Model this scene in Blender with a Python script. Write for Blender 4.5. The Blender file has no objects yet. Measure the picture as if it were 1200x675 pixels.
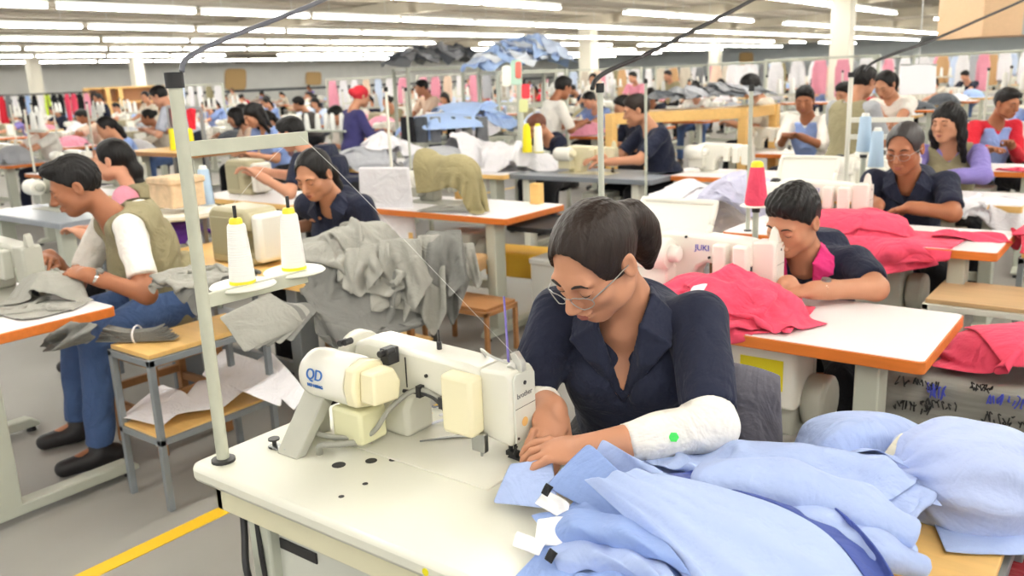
import bpy, bmesh, math, random
import numpy as np
from mathutils import Vector, Matrix
random.seed(7); RNG = np.random.default_rng(7)
scene = bpy.context.scene
COL = scene.collection
PI = math.pi
# ------------------------------------------------------------------ camera
# world axes: X runs along the sewing tables, Y runs from row to row, Z up (metres)
FPX, PITCH, ROLL, AZ, CAMH = 1005.0, math.radians(13.8), math.radians(-2.3), math.radians(37.6), 1.55
def _rotz(v, a):
    return np.array([v[0]*math.cos(a)-v[1]*math.sin(a), v[0]*math.sin(a)+v[1]*math.cos(a), v[2]])
_s, _c = math.sin(PITCH), math.cos(PITCH)
_R0, _U0, _F0 = np.array([1., 0, 0]), np.array([0, _s, _c]), np.array([0, _c, -_s])
_R1, _U1 = math.cos(ROLL)*_R0+math.sin(ROLL)*_U0, -math.sin(ROLL)*_R0+math.cos(ROLL)*_U0
CR, CU, CF = _rotz(_R1, AZ), _rotz(_U1, AZ), _rotz(_F0, AZ)
cam_d = bpy.data.cameras.new('camera'); cam = bpy.data.objects.new('camera', cam_d); COL.objects.link(cam)
cam_d.sensor_width = 36; cam_d.lens = FPX*36/1200; cam_d.clip_end = 300; cam_d.clip_start = .05
cam.matrix_world = Matrix(((CR[0], CU[0], -CF[0], 0), (CR[1], CU[1], -CF[1], 0), (CR[2], CU[2], -CF[2], CAMH), (0, 0, 0, 1)))
cam_d.dof.use_dof = True; cam_d.dof.focus_distance = 1.75; cam_d.dof.aperture_fstop = 4.8
scene.camera = cam
def _ray(u, v): return CF+(u-600)/FPX*CR-(v-337.5)/FPX*CU
def at_z(u, v, z):            # the point at height z behind that picture position
    r = _ray(u, v); return np.array([0, 0, CAMH])+(z-CAMH)/r[2]*r
def at_d(u, v, dep):          # ... at a distance from the camera
    return np.array([0, 0, CAMH])+dep*_ray(u, v)
# ------------------------------------------------------------------ light and exposure
vs = scene.view_settings
vs.view_transform = 'Standard'; vs.look = 'None'; vs.gamma = 1; vs.use_curve_mapping = False; vs.exposure = 0.12
world = bpy.data.worlds.new('world'); scene.world = world; world.use_nodes = True
world.node_tree.nodes['Background'].inputs[0].default_value = (1, .98, .94, 1)
world.node_tree.nodes['Background'].inputs[1].default_value = 1.0
scene.cycles.max_bounces = 6; scene.cycles.diffuse_bounces = 4; scene.cycles.glossy_bounces = 2
scene.cycles.use_adaptive_sampling = True; scene.cycles.caustics_reflective = False; scene.cycles.caustics_refractive = False
TUBE_STRENGTH = 46.0

# ------------------------------------------------------------------ materials
def srgb(r, g, b):
    f = lambda c: c/12.92 if c <= .04045 else ((c+.055)/1.055)**2.4
    return (f(r/255), f(g/255), f(b/255), 1)
MATS = {}
def mat(name, rgb, rough=.5, metal=0, noise=0, nscale=20, bump=0, bscale=60, spec=.5, emit=0, stretch=(1, 1, 1), coat=0, sheen=0):
    if name in MATS: return MATS[name]
    m = bpy.data.materials.new(name); m.use_nodes = True; nt = m.node_tree; b = nt.nodes['Principled BSDF']
    c = srgb(*rgb); b.inputs['Base Color'].default_value = c
    b.inputs['Roughness'].default_value = rough; b.inputs['Metallic'].default_value = metal
    b.inputs['Specular IOR Level'].default_value = spec
    if coat: b.inputs['Coat Weight'].default_value = coat; b.inputs['Coat Roughness'].default_value = .15
    if sheen: b.inputs['Sheen Weight'].default_value = sheen
    tc = nt.nodes.new('ShaderNodeTexCoord'); mp = nt.nodes.new('ShaderNodeMapping'); mp.inputs['Scale'].default_value = stretch
    nt.links.new(tc.outputs['Object'], mp.inputs['Vector'])
    if noise:
        n = nt.nodes.new('ShaderNodeTexNoise'); n.inputs['Scale'].default_value = nscale; n.inputs['Detail'].default_value = 5
        nt.links.new(mp.outputs[0], n.inputs['Vector'])
        mx = nt.nodes.new('ShaderNodeMix'); mx.data_type = 'RGBA'
        lo = [max(0, x*(1-noise)) for x in c[:3]]+[1]; hi = [min(1, x*(1+noise)) for x in c[:3]]+[1]
        mx.inputs[6].default_value = lo; mx.inputs[7].default_value = hi
        nt.links.new(n.outputs[0], mx.inputs[0]); nt.links.new(mx.outputs[2], b.inputs['Base Color'])
    if bump:
        n2 = nt.nodes.new('ShaderNodeTexNoise'); n2.inputs['Scale'].default_value = bscale; n2.inputs['Detail'].default_value = 4
        nt.links.new(mp.outputs[0], n2.inputs['Vector'])
        bp = nt.nodes.new('ShaderNodeBump'); bp.inputs['Strength'].default_value = bump; bp.inputs['Distance'].default_value = .01
        nt.links.new(n2.outputs[0], bp.inputs['Height']); nt.links.new(bp.outputs[0], b.inputs['Normal'])
    if emit:
        b.inputs['Emission Color'].default_value = c; b.inputs['Emission Strength'].default_value = emit
    MATS[name] = m; return m
def cloth_mat(name, rgb, bump=.25, noise=.06, wrinkle=.55):
    if name in MATS: return MATS[name]
    m = mat(name, rgb, rough=.85, spec=.2, noise=noise, nscale=9, bump=bump, bscale=60, sheen=.06); nt = m.node_tree
    tc = nt.nodes['Texture Coordinate']; n = nt.nodes.new('ShaderNodeTexNoise'); n.inputs['Scale'].default_value = 8; n.inputs['Detail'].default_value = 3; n.inputs['Distortion'].default_value = 1.6
    nt.links.new(tc.outputs['Object'], n.inputs['Vector']); b1 = nt.nodes['Bump']; b2 = nt.nodes.new('ShaderNodeBump'); b2.inputs['Strength'].default_value = wrinkle; b2.inputs['Distance'].default_value = .035
    nt.links.new(n.outputs[0], b2.inputs['Height']); nt.links.new(b2.outputs[0], b1.inputs['Normal']); return m
def wood_mat(name, rgb, noise=.22, axis=0, rough=.45):
    st = [14, 14, 14]; st[axis] = 1.2
    return mat(name, rgb, rough=rough, noise=noise, nscale=3, bump=.05, bscale=5, stretch=tuple(st))

# ------------------------------------------------------------------ objects
def tag(o, label=None, cat=None, group=None, kind=None):
    if label: o['label'] = label
    if cat: o['category'] = cat
    if group: o['group'] = group
    if kind: o['kind'] = kind
    return o
def thing(name, label, cat, loc=(0, 0, 0), rz=0, group=None):
    o = bpy.data.objects.new(name, None); COL.objects.link(o); o.empty_display_size = .05
    o.location = loc; o.rotation_euler = (0, 0, rz); return tag(o, label, cat, group)
def link(name, verts, faces, m, parent=None, smooth=40, bevel=0, solid=0, sub=0):
    me = bpy.data.meshes.new(name); me.from_pydata([tuple(v) for v in verts], [], [tuple(f) for f in faces]); me.update()
    if smooth is not None:
        me.polygons.foreach_set('use_smooth', [True]*len(me.polygons))
        if smooth < 180: me.set_sharp_from_angle(angle=math.radians(smooth))
    o = bpy.data.objects.new(name, me); COL.objects.link(o)
    if m: me.materials.append(m)
    if parent: o.parent = parent
    if solid:
        md = o.modifiers.new('s', 'SOLIDIFY'); md.thickness = solid; md.offset = 0
    if bevel:
        md = o.modifiers.new('b', 'BEVEL'); md.width = bevel; md.segments = 2; md.limit_method = 'ANGLE'; md.angle_limit = .7; md.harden_normals = False
    if sub:
        md = o.modifiers.new('u', 'SUBSURF'); md.levels = sub; md.render_levels = sub
    return o
class MB:
    """collects simple solids and links them as one mesh"""
    def __init__(s): s.v = []; s.f = []
    def add(s, v, f):
        n = len(s.v); s.v += [tuple(map(float, p)) for p in v]; s.f += [tuple(i+n for i in q) for q in f]; return s
    def box(s, x0, y0, z0, x1, y1, z1, rz=0, M=None):
        c = np.array([(x, y, z) for x in (x0, x1) for y in (y0, y1) for z in (z0, z1)])
        if rz:
            m = c.mean(0); c = np.array([_rotz(p-m, rz)+m for p in c])
        if M is not None: c = np.array([np.array(M @ Vector(p)) for p in c])
        return s.add(c, [(0, 1, 3, 2), (4, 6, 7, 5), (0, 4, 5, 1), (2, 3, 7, 6), (0, 2, 6, 4), (1, 5, 7, 3)])
    def bar(s, p0, p1, w, h=None, up=(0, 0, 1)):
        p0, p1 = np.array(p0, float), np.array(p1, float); d = p1-p0; d /= np.linalg.norm(d); h = h or w
        up = np.array(up, float)
        if abs(d @ up) > .95: up = np.array([0, 1., 0])
        x = np.cross(d, up); x /= np.linalg.norm(x); y = np.cross(x, d)
        c = [p+x*w/2*a+y*h/2*b for p in (p0, p1) for a in (-1, 1) for b in (-1, 1)]
        return s.add(c, [(0, 1, 3, 2), (4, 6, 7, 5), (0, 4, 5, 1), (2, 3, 7, 6), (0, 2, 6, 4), (1, 5, 7, 3)])
    def tube(s, pts, r, n=10, r1=None, cap=True):
        P = [np.array(p, float) for p in pts]; rs = np.linspace(r, r if r1 is None else r1, len(P)) if not isinstance(r, (list, tuple)) else r
        rings = []; prev = None
        for i, p in enumerate(P):
            t = P[min(i+1, len(P)-1)]-P[max(i-1, 0)]; t = t/max(np.linalg.norm(t), 1e-9)
            if prev is None: a = np.cross(t, [0, 0, 1.] if abs(t[2]) < .9 else [1., 0, 0])
            else: a = prev-t*(prev @ t)
            a /= np.linalg.norm(a); prev = a; b = np.cross(t, a)
            rings.append([p+rs[i]*(math.cos(2*PI*k/n)*a+math.sin(2*PI*k/n)*b) for k in range(n)])
        v = [q for r_ in rings for q in r_]; f = []
        for i in range(len(P)-1):
            for k in range(n): f.append((i*n+k, i*n+(k+1) % n, (i+1)*n+(k+1) % n, (i+1)*n+k))
        if cap: f.append(tuple(range(n))[::-1]); f.append(tuple((len(P)-1)*n+k for k in range(n)))
        return s.add(v, f)
    def cyl(s, p0, p1, r0, r1=None, n=20): return s.tube([p0, p1], r0, n, r1)
    def lathe(s, prof, c=(0, 0, 0), axis=2, n=24):
        v = []; f = []
        for r, z in prof:
            for k in range(n):
                a = 2*PI*k/n; p = [r*math.cos(a), r*math.sin(a), z]
                if axis == 0: p = [z, p[0], p[1]]
                if axis == 1: p = [p[1], z, p[0]]
                v.append([p[i]+c[i] for i in range(3)])
        for i in range(len(prof)-1):
            for k in range(n): f.append((i*n+k, i*n+(k+1) % n, (i+1)*n+(k+1) % n, (i+1)*n+k))
        f.append(tuple(range(n))[::-1]); f.append(tuple((len(prof)-1)*n+k for k in range(n)))
        return s.add(v, f)
    def prism(s, poly, t0, t1, axis=2):
        """polygon extruded along an axis; poly gives the other two coordinates in xyz order"""
        put = {2: lambda p, t: (p[0], p[1], t), 1: lambda p, t: (p[0], t, p[1]), 0: lambda p, t: (t, p[0], p[1])}[axis]
        n = len(poly); v = [put(p, t0) for p in poly]+[put(p, t1) for p in poly]
        f = [tuple(range(n)), tuple(range(2*n-1, n-1, -1))]+[(i, i+n, (i+1) % n+n, (i+1) % n) for i in range(n)]
        return s.add(v, f)
    def rrect(s, x0, y0, x1, y1, z0, z1, r, n=5):
        poly = []
        for cx, cy, a0 in ((x1-r, y1-r, 0), (x0+r, y1-r, 90), (x0+r, y0+r, 180), (x1-r, y0+r, 270)):
            for k in range(n+1):
                a = math.radians(a0+90*k/n); poly.append((cx+r*math.cos(a), cy+r*math.sin(a)))
        return s.prism(poly, z0, z1)
    def build(s, name, m, parent=None, bevel=0, smooth=40, **k):
        o = link(name, s.v, s.f, m, parent, None, bevel, **k)
        bm = bmesh.new(); bm.from_mesh(o.data); bmesh.ops.recalc_face_normals(bm, faces=bm.faces); bm.to_mesh(o.data); bm.free()
        if smooth:
            o.data.polygons.foreach_set('use_smooth', [True]*len(o.data.polygons)); o.data.set_sharp_from_angle(angle=math.radians(smooth))
        return o
def catmull(pts, n=6):
    P = [np.array(p, float) for p in pts]; P = [2*P[0]-P[1]]+P+[2*P[-1]-P[-2]]; out = []
    for i in range(1, len(P)-2):
        for k in range(n):
            t = k/n; a, b, c, d = P[i-1:i+3]
            out.append(.5*((2*b)+(c-a)*t+(2*a-5*b+4*c-d)*t*t+(3*b-a-3*c+d)*t**3))
    return out+[P[-2]]
def kids(o): return [c for c in COL.objects if c.parent == o]
CHILDREN = {}
def copy_tree(o, parent=None):
    c = o.copy(); COL.objects.link(c); c.parent = parent
    for ch in list(o.children): copy_tree(ch, c)
    return c
def place(o, loc, rz=0, label=None, group=None):
    o.location = loc; o.rotation_euler = (0, 0, rz)
    if label: o['label'] = label
    if group: o['group'] = group
    return o
def recolor(o, m):
    for s in o.material_slots: s.link = 'OBJECT'; s.material = m
def text(name, s, size, m, parent, M, ext=.0004):
    cu = bpy.data.curves.new(name, 'FONT'); cu.body = s; cu.size = size; cu.extrude = ext; cu.align_x = 'CENTER'; cu.align_y = 'CENTER'
    o = bpy.data.objects.new(name, cu); COL.objects.link(o)
    dg = bpy.context.evaluated_depsgraph_get(); me = bpy.data.meshes.new_from_object(o.evaluated_get(dg))
    bpy.data.objects.remove(o); o = bpy.data.objects.new(name, me); COL.objects.link(o); me.materials.clear(); me.materials.append(m)
    o.parent = parent; o.matrix_local = M; return o
def frame(loc, x, y):
    x = Vector(x).normalized(); y = Vector(y); z = x.cross(y).normalized(); y = z.cross(x)
    return Matrix(((x[0], y[0], z[0], loc[0]), (x[1], y[1], z[1], loc[1]), (x[2], y[2], z[2], loc[2]), (0, 0, 0, 1)))
# ------------------------------------------------------------------ smooth solids: blended shapes meshed by surface nets
V3 = lambda *a: np.array(a, float)
def unit(v): v = np.array(v, float); return v/max(np.linalg.norm(v), 1e-9)
class Shape:
    def __init__(s): s.p = []
    def _add(s, f, lo, hi, k, op): s.p.append((f, np.array(lo, float), np.array(hi, float), k, op)); return s
    def cone(s, a, b, r0, r1=None, k=.015, op='u', flat=None, clip=None):
        """round cone a-b; flat=(axis, factor) thins it along an axis; clip=[(point, normal)] cuts it"""
        a, b = np.array(a, float), np.array(b, float); r1 = r0 if r1 is None else r1; ab = b-a; L = max(ab @ ab, 1e-12)
        def f(X, Y, Z):
            dx, dy, dz = X-a[0], Y-a[1], Z-a[2]
            t = np.clip((dx*ab[0]+dy*ab[1]+dz*ab[2])/L, 0, 1)
            dx, dy, dz = dx-t*ab[0], dy-t*ab[1], dz-t*ab[2]
            if flat is not None:
                e, q = flat; w = (dx*e[0]+dy*e[1]+dz*e[2])*(1/q-1); dx, dy, dz = dx+w*e[0], dy+w*e[1], dz+w*e[2]
            d = np.sqrt(dx*dx+dy*dy+dz*dz)-(r0+(r1-r0)*t)
            if clip:
                for c, n in clip: d = np.maximum(d, (X-c[0])*n[0]+(Y-c[1])*n[1]+(Z-c[2])*n[2])
            return d
        r = max(r0, r1); return s._add(f, np.minimum(a, b)-r, np.maximum(a, b)+r, k, op)
    def ell(s, c, r, M=None, k=.015, op='u', clip=None):
        c = np.array(c, float); r = np.array(r, float); M = np.eye(3) if M is None else np.array(M, float)
        def f(X, Y, Z):
            d0, d1, d2 = X-c[0], Y-c[1], Z-c[2]
            q = [(d0*M[0, i]+d1*M[1, i]+d2*M[2, i])/r[i] for i in range(3)]
            k0 = np.sqrt(q[0]**2+q[1]**2+q[2]**2)+1e-9; k1 = np.sqrt((q[0]/r[0])**2+(q[1]/r[1])**2+(q[2]/r[2])**2)+1e-9
            d = np.where(k0 < .6, (k0-1)*r.min(), k0*(k0-1)/k1)
            if clip:
                for p, n in clip: d = np.maximum(d, (X-p[0])*n[0]+(Y-p[1])*n[1]+(Z-p[2])*n[2])
            return d
        e = np.sqrt((M**2) @ (r**2)); return s._add(f, c-e, c+e, k, op)
    def tri(s, a, b, c, r, k=.004, op='u'):
        a, b, c = (np.array(q, float) for q in (a, b, c)); n = np.cross(b-a, c-a); nn = n/np.linalg.norm(n)
        def f(X, Y, Z):
            P = np.stack(np.broadcast_arrays(X, Y, Z), -1); pl = (P-a) @ nn
            inside = np.ones(pl.shape, bool); best = np.full(pl.shape, 1e9)
            for p, q in ((a, b), (b, c), (c, a)):
                e = q-p; w = P-p; t = np.clip((w @ e)/(e @ e), 0, 1); best = np.minimum(best, np.linalg.norm(w-t[..., None]*e, axis=-1))
                inside &= (w @ np.cross(nn, e)) > 0
            return np.where(inside, np.abs(pl), best)-r
        return s._add(f, np.minimum(np.minimum(a, b), c)-r, np.maximum(np.maximum(a, b), c)+r, k, op)
    def box(s, c, h, M=None, r=.01, k=.01, op='u'):
        c = np.array(c, float); h = np.array(h, float)-r; M = np.eye(3) if M is None else np.array(M, float)
        def f(X, Y, Z):
            d0, d1, d2 = X-c[0], Y-c[1], Z-c[2]
            q = [np.abs(d0*M[0, i]+d1*M[1, i]+d2*M[2, i])-h[i] for i in range(3)]
            return np.sqrt(sum(np.maximum(x, 0)**2 for x in q))+np.minimum(np.maximum(np.maximum(q[0], q[1]), q[2]), 0)-r
        e = np.abs(M) @ (h+r); return s._add(f, c-e, c+e, k, op)
    def warp(s, f, lo, hi): return s._add(f, lo, hi, 0, 'w')
    def cut(s, c, n, k=.0): # keep the side opposite to n, everywhere
        c = np.array(c, float); n = unit(n)
        return s._add(lambda X, Y, Z: -((X-c[0])*n[0]+(Y-c[1])*n[1]+(Z-c[2])*n[2]), V3(-99, -99, -99), V3(99, 99, 99), k, 's')
    def bounds(s):
        u = [p for p in s.p if p[4] == 'u']
        return np.min([p[1] for p in u], 0), np.max([p[2] for p in u], 0)
    @staticmethod
    def _mix(D, d, k, op):
        if op == 'w': return D+d
        if op == 's': d = -d
        if op == 'u':
            if k <= 0: return np.minimum(D, d)
            h = np.maximum(k-np.abs(D-d), 0)/k; return np.minimum(D, d)-h*h*k*.25
        if k <= 0: return np.maximum(D, d)
        h = np.maximum(k-np.abs(D-d), 0)/k; return np.maximum(D, d)+h*h*k*.25
    def at(s, P):
        P = np.array(P, float); D = np.full(len(P), 9.)
        for f, lo, hi, k, op in s.p: D = s._mix(D, f(P[:, 0], P[:, 1], P[:, 2]), k, op)
        return D
    def hit(s, o, d, far=.2, n=160):
        """first surface point along a ray"""
        t = np.linspace(0, far, n); P = np.array(o)+t[:, None]*unit(d); D = s.at(P); i = np.argmax(D < 0)
        return P[i] if (D < 0).any() else None
    def mesh(s, h, lo=None, hi=None):
        b0, b1 = s.bounds()
        e = 2*h+.02; lo = b0-e if lo is None else np.maximum(lo, b0-e); hi = b1+e if hi is None else np.minimum(hi, b1+e)
        i0 = np.floor(np.array(lo)/h).astype(int); n = np.ceil(np.array(hi)/h).astype(int)-i0+1
        if (n < 2).any(): return np.zeros((0, 3)), []
        ax = [((i0[i]+np.arange(n[i]))*h).astype(np.float32) for i in range(3)]
        D = np.full(tuple(n), 9., np.float32)
        for f, a, b, k, op in s.p:
            m = k+3*h; sl = []
            for i in range(3):
                j0 = max(0, int(np.searchsorted(ax[i], a[i]-m))); j1 = min(n[i], int(np.searchsorted(ax[i], b[i]+m)))
                sl.append(slice(j0, j1))
            if any(q.stop <= q.start for q in sl): continue
            d = f(ax[0][sl[0]][:, None, None], ax[1][sl[1]][None, :, None], ax[2][sl[2]][None, None, :])
            sl = tuple(sl); D[sl] = s._mix(D[sl], d, k, op)
        return surface_nets(D, np.array([a[0] for a in ax]), h)
def surface_nets(D, org, h):
    I = D < 0; n = np.array(D.shape)-1
    cnt = sum(I[x:x+n[0], y:y+n[1], z:z+n[2]].astype(np.int8) for x in (0, 1) for y in (0, 1) for z in (0, 1))
    act = (cnt > 0) & (cnt < 8); C = np.argwhere(act)
    if len(C) == 0: return np.zeros((0, 3)), []
    idx = np.full(act.shape, -1, np.int64); idx[act] = np.arange(len(C))
    S = np.zeros((len(C), 3)); N = np.zeros(len(C)); offs = [(x, y, z) for x in (0, 1) for y in (0, 1) for z in (0, 1)]
    val = {o: D[C[:, 0]+o[0], C[:, 1]+o[1], C[:, 2]+o[2]] for o in offs}
    for o in offs:
        for a in range(3):
            if o[a] == 0:
                p = list(o); p[a] = 1; p = tuple(p); v0, v1 = val[o], val[p]; m = (v0 < 0) != (v1 < 0)
                t = np.where(m, v0/np.where(m, v0-v1, 1), 0); q = np.repeat(np.array([o], float), len(C), 0); q[:, a] += t
                S += q*m[:, None]; N += m
    verts = org+h*(C+S/N[:, None]); F = []
    for a in range(3):
        b, c = (a+1) % 3, (a+2) % 3; sa = [slice(None)]*3; sb = [slice(None)]*3; sa[a] = slice(0, -1); sb[a] = slice(1, None)
        E = np.argwhere(I[tuple(sa)] != I[tuple(sb)]); E = E[(E[:, b] > 0) & (E[:, c] > 0) & (E[:, b] < n[b]) & (E[:, c] < n[c])]
        if len(E) == 0: continue
        q = []
        for ob, oc in ((-1, -1), (0, -1), (0, 0), (-1, 0)):
            e = E.copy(); e[:, b] += ob; e[:, c] += oc; q.append(idx[e[:, 0], e[:, 1], e[:, 2]])
        q = np.stack(q, 1); s = I[E[:, 0], E[:, 1], E[:, 2]]; q[~s] = q[~s][:, ::-1]; F.append(q)
    F = np.concatenate(F); F = F[(F >= 0).all(1)]
    return verts, F
def fast_mesh(name, verts, quads, m, parent=None):
    me = bpy.data.meshes.new(name); nv, nf = len(verts), len(quads); q = np.asarray(quads)
    me.vertices.add(nv); me.vertices.foreach_set('co', np.asarray(verts, np.float32).ravel())
    me.loops.add(nf*4); me.loops.foreach_set('vertex_index', q.ravel().astype(np.int32)); me.polygons.add(nf)
    me.polygons.foreach_set('loop_start', np.arange(0, nf*4, 4, dtype=np.int32))
    me.polygons.foreach_set('use_smooth', np.ones(nf, bool)); me.update(calc_edges=True); me.validate()
    o = bpy.data.objects.new(name, me); COL.objects.link(o); me.materials.append(m)
    if parent: o.parent = parent
    return o
def shape_obj(name, shapes, m, parent, h):
    """shapes: one Shape, or a list of (Shape, lo, hi, h) patches of the same field joined in one mesh"""
    if isinstance(shapes, Shape): shapes = [(shapes, None, None, h)]
    V, Q, k = [], [], 0
    for sh, lo, hi, hh, *ex in shapes:
        v, q = sh.mesh(hh, lo, hi)
        for a, b in (ex[0] if ex else ()):            # leave out what a finer patch already covers
            if len(v): c = v[np.asarray(q)].mean(1); q = np.asarray(q)[~((c > a+hh*.5) & (c < b-hh*.5)).all(1)]
        if not len(q): continue
        if len(v): V.append(v); Q.append(np.asarray(q)+k); k += len(v)
    if not V: return None
    return fast_mesh(name, np.concatenate(V), np.concatenate(Q), m, parent)
# ------------------------------------------------------------------ people
def skin_mat(name, rgb): return mat(name, rgb, rough=.5, noise=.08, nscale=14, spec=.35, bump=.04, bscale=120)
SKIN = skin_mat('skin_brown', (188, 134, 104)); SKIN2 = skin_mat('skin_deep', (162, 106, 76)); SKIN3 = skin_mat('skin_light', (212, 154, 124))
HAIR = mat('hair_black', (15, 12, 12), rough=.5, spec=.3, noise=.5, nscale=60, bump=.5, bscale=90, stretch=(1, 1, .25))
HAIRB = mat('hair_brown', (38, 27, 22), rough=.5, spec=.28, noise=.4, nscale=60, bump=.5, bscale=90, stretch=(1, 1, .25))
LIP = mat('lips', (150, 82, 70), rough=.45); BROW = mat('brow', (38, 28, 24), rough=.8); EYEW = mat('eye_dark', (30, 22, 20), rough=.3)
NAVY = cloth_mat('navy_shirt', (38, 42, 60)); WHITEC = cloth_mat('white_cotton', (242, 238, 230)); KHAKI = cloth_mat('khaki_cloth', (146, 138, 108))
DENIM = cloth_mat('denim', (76, 100, 144), noise=.2); BLACKC = cloth_mat('black_cloth', (26, 26, 30)); PINKC = cloth_mat('pink_blouse', (232, 156, 176))
LAV = cloth_mat('lavender_knit', (140, 128, 196)); REDC = cloth_mat('red_knit', (206, 40, 56)); BLUEA = cloth_mat('blue_apron', (144, 168, 222)); PURP = cloth_mat('purple_shirt', (62, 60, 108))
SHOE = mat('shoe_black', (36, 34, 36), rough=.5); METAL = mat('steel', (170, 172, 170), rough=.3, metal=1); GOLD = mat('watch_steel', (200, 200, 196), rough=.25, metal=.9)
def rot(v, a): return _rotz(np.array(v, float), a)
def ik(a, c, l1, l2, hint):
    a, c = V3(*a), V3(*c); d = c-a; L = min(np.linalg.norm(d), (l1+l2)*.995); d = unit(d)
    x = (l1*l1-l2*l2+L*L)/(2*L); h = math.sqrt(max(l1*l1-x*x, 1e-6)); p = np.array(hint, float); p = unit(p-d*(p @ d))
    return a+d*x+p*h, a+d*L
def skel(hc, yaw=0, lean=20, pose='sit', hl=None, hr=None, el=None, er=None, fwd=None, tilt=0, s=1., floor=0., spread=.12, neck=.05, foot=.05, shw=.165, wl=None, wr=None):
    J = {}; f, l, u = rot((0, -1, 0), yaw), rot((1, 0, 0), yaw), V3(0, 0, 1); hc = V3(*hc); J['s'] = s
    T = math.cos(math.radians(lean))*u+math.sin(math.radians(lean))*f; J['f'], J['l'], J['T'], J['hc'] = f, l, T, hc
    fw = unit(f*.9-u*.35 if fwd is None else fwd); side = unit(np.cross(fw, u)); up = np.cross(side, fw)
    side, up = math.cos(tilt)*side+math.sin(tilt)*up, math.cos(tilt)*up-math.sin(tilt)*side
    J['H'] = np.stack([side, fw, up], 1)            # head axes: right, forward, up
    N = hc-s*(.10*up+.035*fw)-s*(.055*u+neck*f); N = hc+(N-hc); J['neck'] = N
    S = N-.05*s*T; J['S'] = S; J['pel'] = S-.42*s*T
    P = J['pel']
    for k, sg, hand, elb, w in (('L', 1, hl, el, wl), ('R', -1, hr, er, wr)):
        sh = S+sg*shw*s*l; J['sh'+k] = sh; hip = P+sg*.088*s*l; J['hip'+k] = hip
        hand = sh+f*.3-u*.2-sg*l*.08 if hand is None else V3(*hand)
        if elb is not None: J['el'+k], J['wr'+k] = V3(*elb), hand
        else: J['el'+k], J['wr'+k] = ik(sh, hand, .28*s, .25*s, -u*.9+sg*l*.55-f*.35)
        J['hd'+k] = unit(J['wr'+k]-J['el'+k]) if w is None else unit(w)
        if pose == 'sit':
            kn = hip+.42*s*unit(f+sg*spread*l*2); kn[2] = max(floor+.46*s, hip[2]-.06); J['kn'+k] = kn
            J['an'+k] = V3(kn[0], kn[1], floor+.075)+f*foot
        else:
            an = V3(hip[0], hip[1], floor+.08)+sg*l*.02; J['an'+k] = an; J['kn'+k] = (hip+an)/2+f*.03
    J['floor'] = floor; return J
def torso(sh, J, t, k=.04):
    s = J['s']; M = np.stack([J['l'], J['f'], J['T']], 1); P, S, T, f, l = J['pel'], J['S'], J['T'], J['f'], J['l']
    sh.ell(P+.02*T, ((.158+t)*s, (.12+t)*s, (.13+t)*s), M, k)
    sh.ell(P+.17*s*T+.005*f, ((.138+t)*s, (.105+t)*s, (.17+t)*s), M, k)
    sh.ell(S-.12*s*T, ((.158+t)*s, (.108+t)*s, (.16+t)*s), M, k)
    sh.cone(S-l*.12*s-.015*T, S+l*.12*s-.015*T, (.058+t)*s, None, k)
    if J.get('bust'):
        for sg in (1, -1): sh.ell(S-.15*s*T+f*.085*s+sg*l*.065*s, [(.062+t*.5)*s]*3, None, k)
def arm(sh, J, k, t, a=0., b=2., r=(.05, .041, .039, .027), clip0=None):
    """tapered sleeve along upper arm (0-1) and forearm (1-2), cut square at a and b"""
    s = J['s']; A, E, W = J['sh'+k], J['el'+k], J['wr'+k]; rs = [(q+t)*s for q in r]
    def cl(p0, p1, lo, hi):
        c = []; d = unit(p1-p0)
        if lo > 0: c.append((p0+(p1-p0)*lo, -d))
        if hi < 1: c.append((p0+(p1-p0)*hi, d))
        return c
    if a < 1: sh.cone(A, E, rs[0], rs[1], .02, clip=cl(A, E, a, min(b, 1)))
    if b > 1: sh.cone(E, W, rs[2], rs[3], .02, clip=cl(E, W, max(a-1, 0), b-1))
def head_shape(sh, J, ears=True):
    s = J['s']; H, c = J['H'], J['hc']; q = lambda x, y, z: c+s*(H @ V3(x, y, z)); e = lambda p, r, k=.02, op='u': sh.ell(q(*p), np.array(r)*s, H, k*s, op)
    e((0, -.014, .03), (.074, .094, .082)); e((0, .03, -.03), (.06, .06, .082), .03); e((0, .056, -.092), (.03, .026, .022), .03)
    for x in (1, -1):
        e((x*.042, .056, -.026), (.022, .022, .02), .02); e((x*.05, .012, -.066), (.018, .036, .024), .03)
    e((0, .078, .020), (.05, .014, .012), .018)
    for x in (1, -1): e((x*.031, .098, .000), (.019, .016, .012), .014, 's')
    for x in (1, -1): e((x*.031, .0775, -.001), (.0145, .0125, .0115), .004)
    sh.cone(q(0, .088, .010), q(0, .110, -.030), .0075*s, .0125*s, .012*s); e((0, .100, -.036), (.018, .012, .009), .008)
    e((0, .089, -.060), (.024, .011, .0075), .006); e((0, .086, -.070), (.021, .012, .0085), .006); e((0, .083, -.0645), (.03, .02, .0012), .004, 's')
    if ears:
        for x in (1, -1): e((x*.077, -.012, -.008), (.009, .019, .031), .008); e((x*.084, -.006, -.004), (.006, .010, .018), .006, 's')
    sh.cone(c+s*(H @ V3(0, -.03, -.05)), J['neck'], .049*s, .051*s, .03)
    sh.cone(J['neck'], J['S'], .054*s, .072*s, .03)
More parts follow.
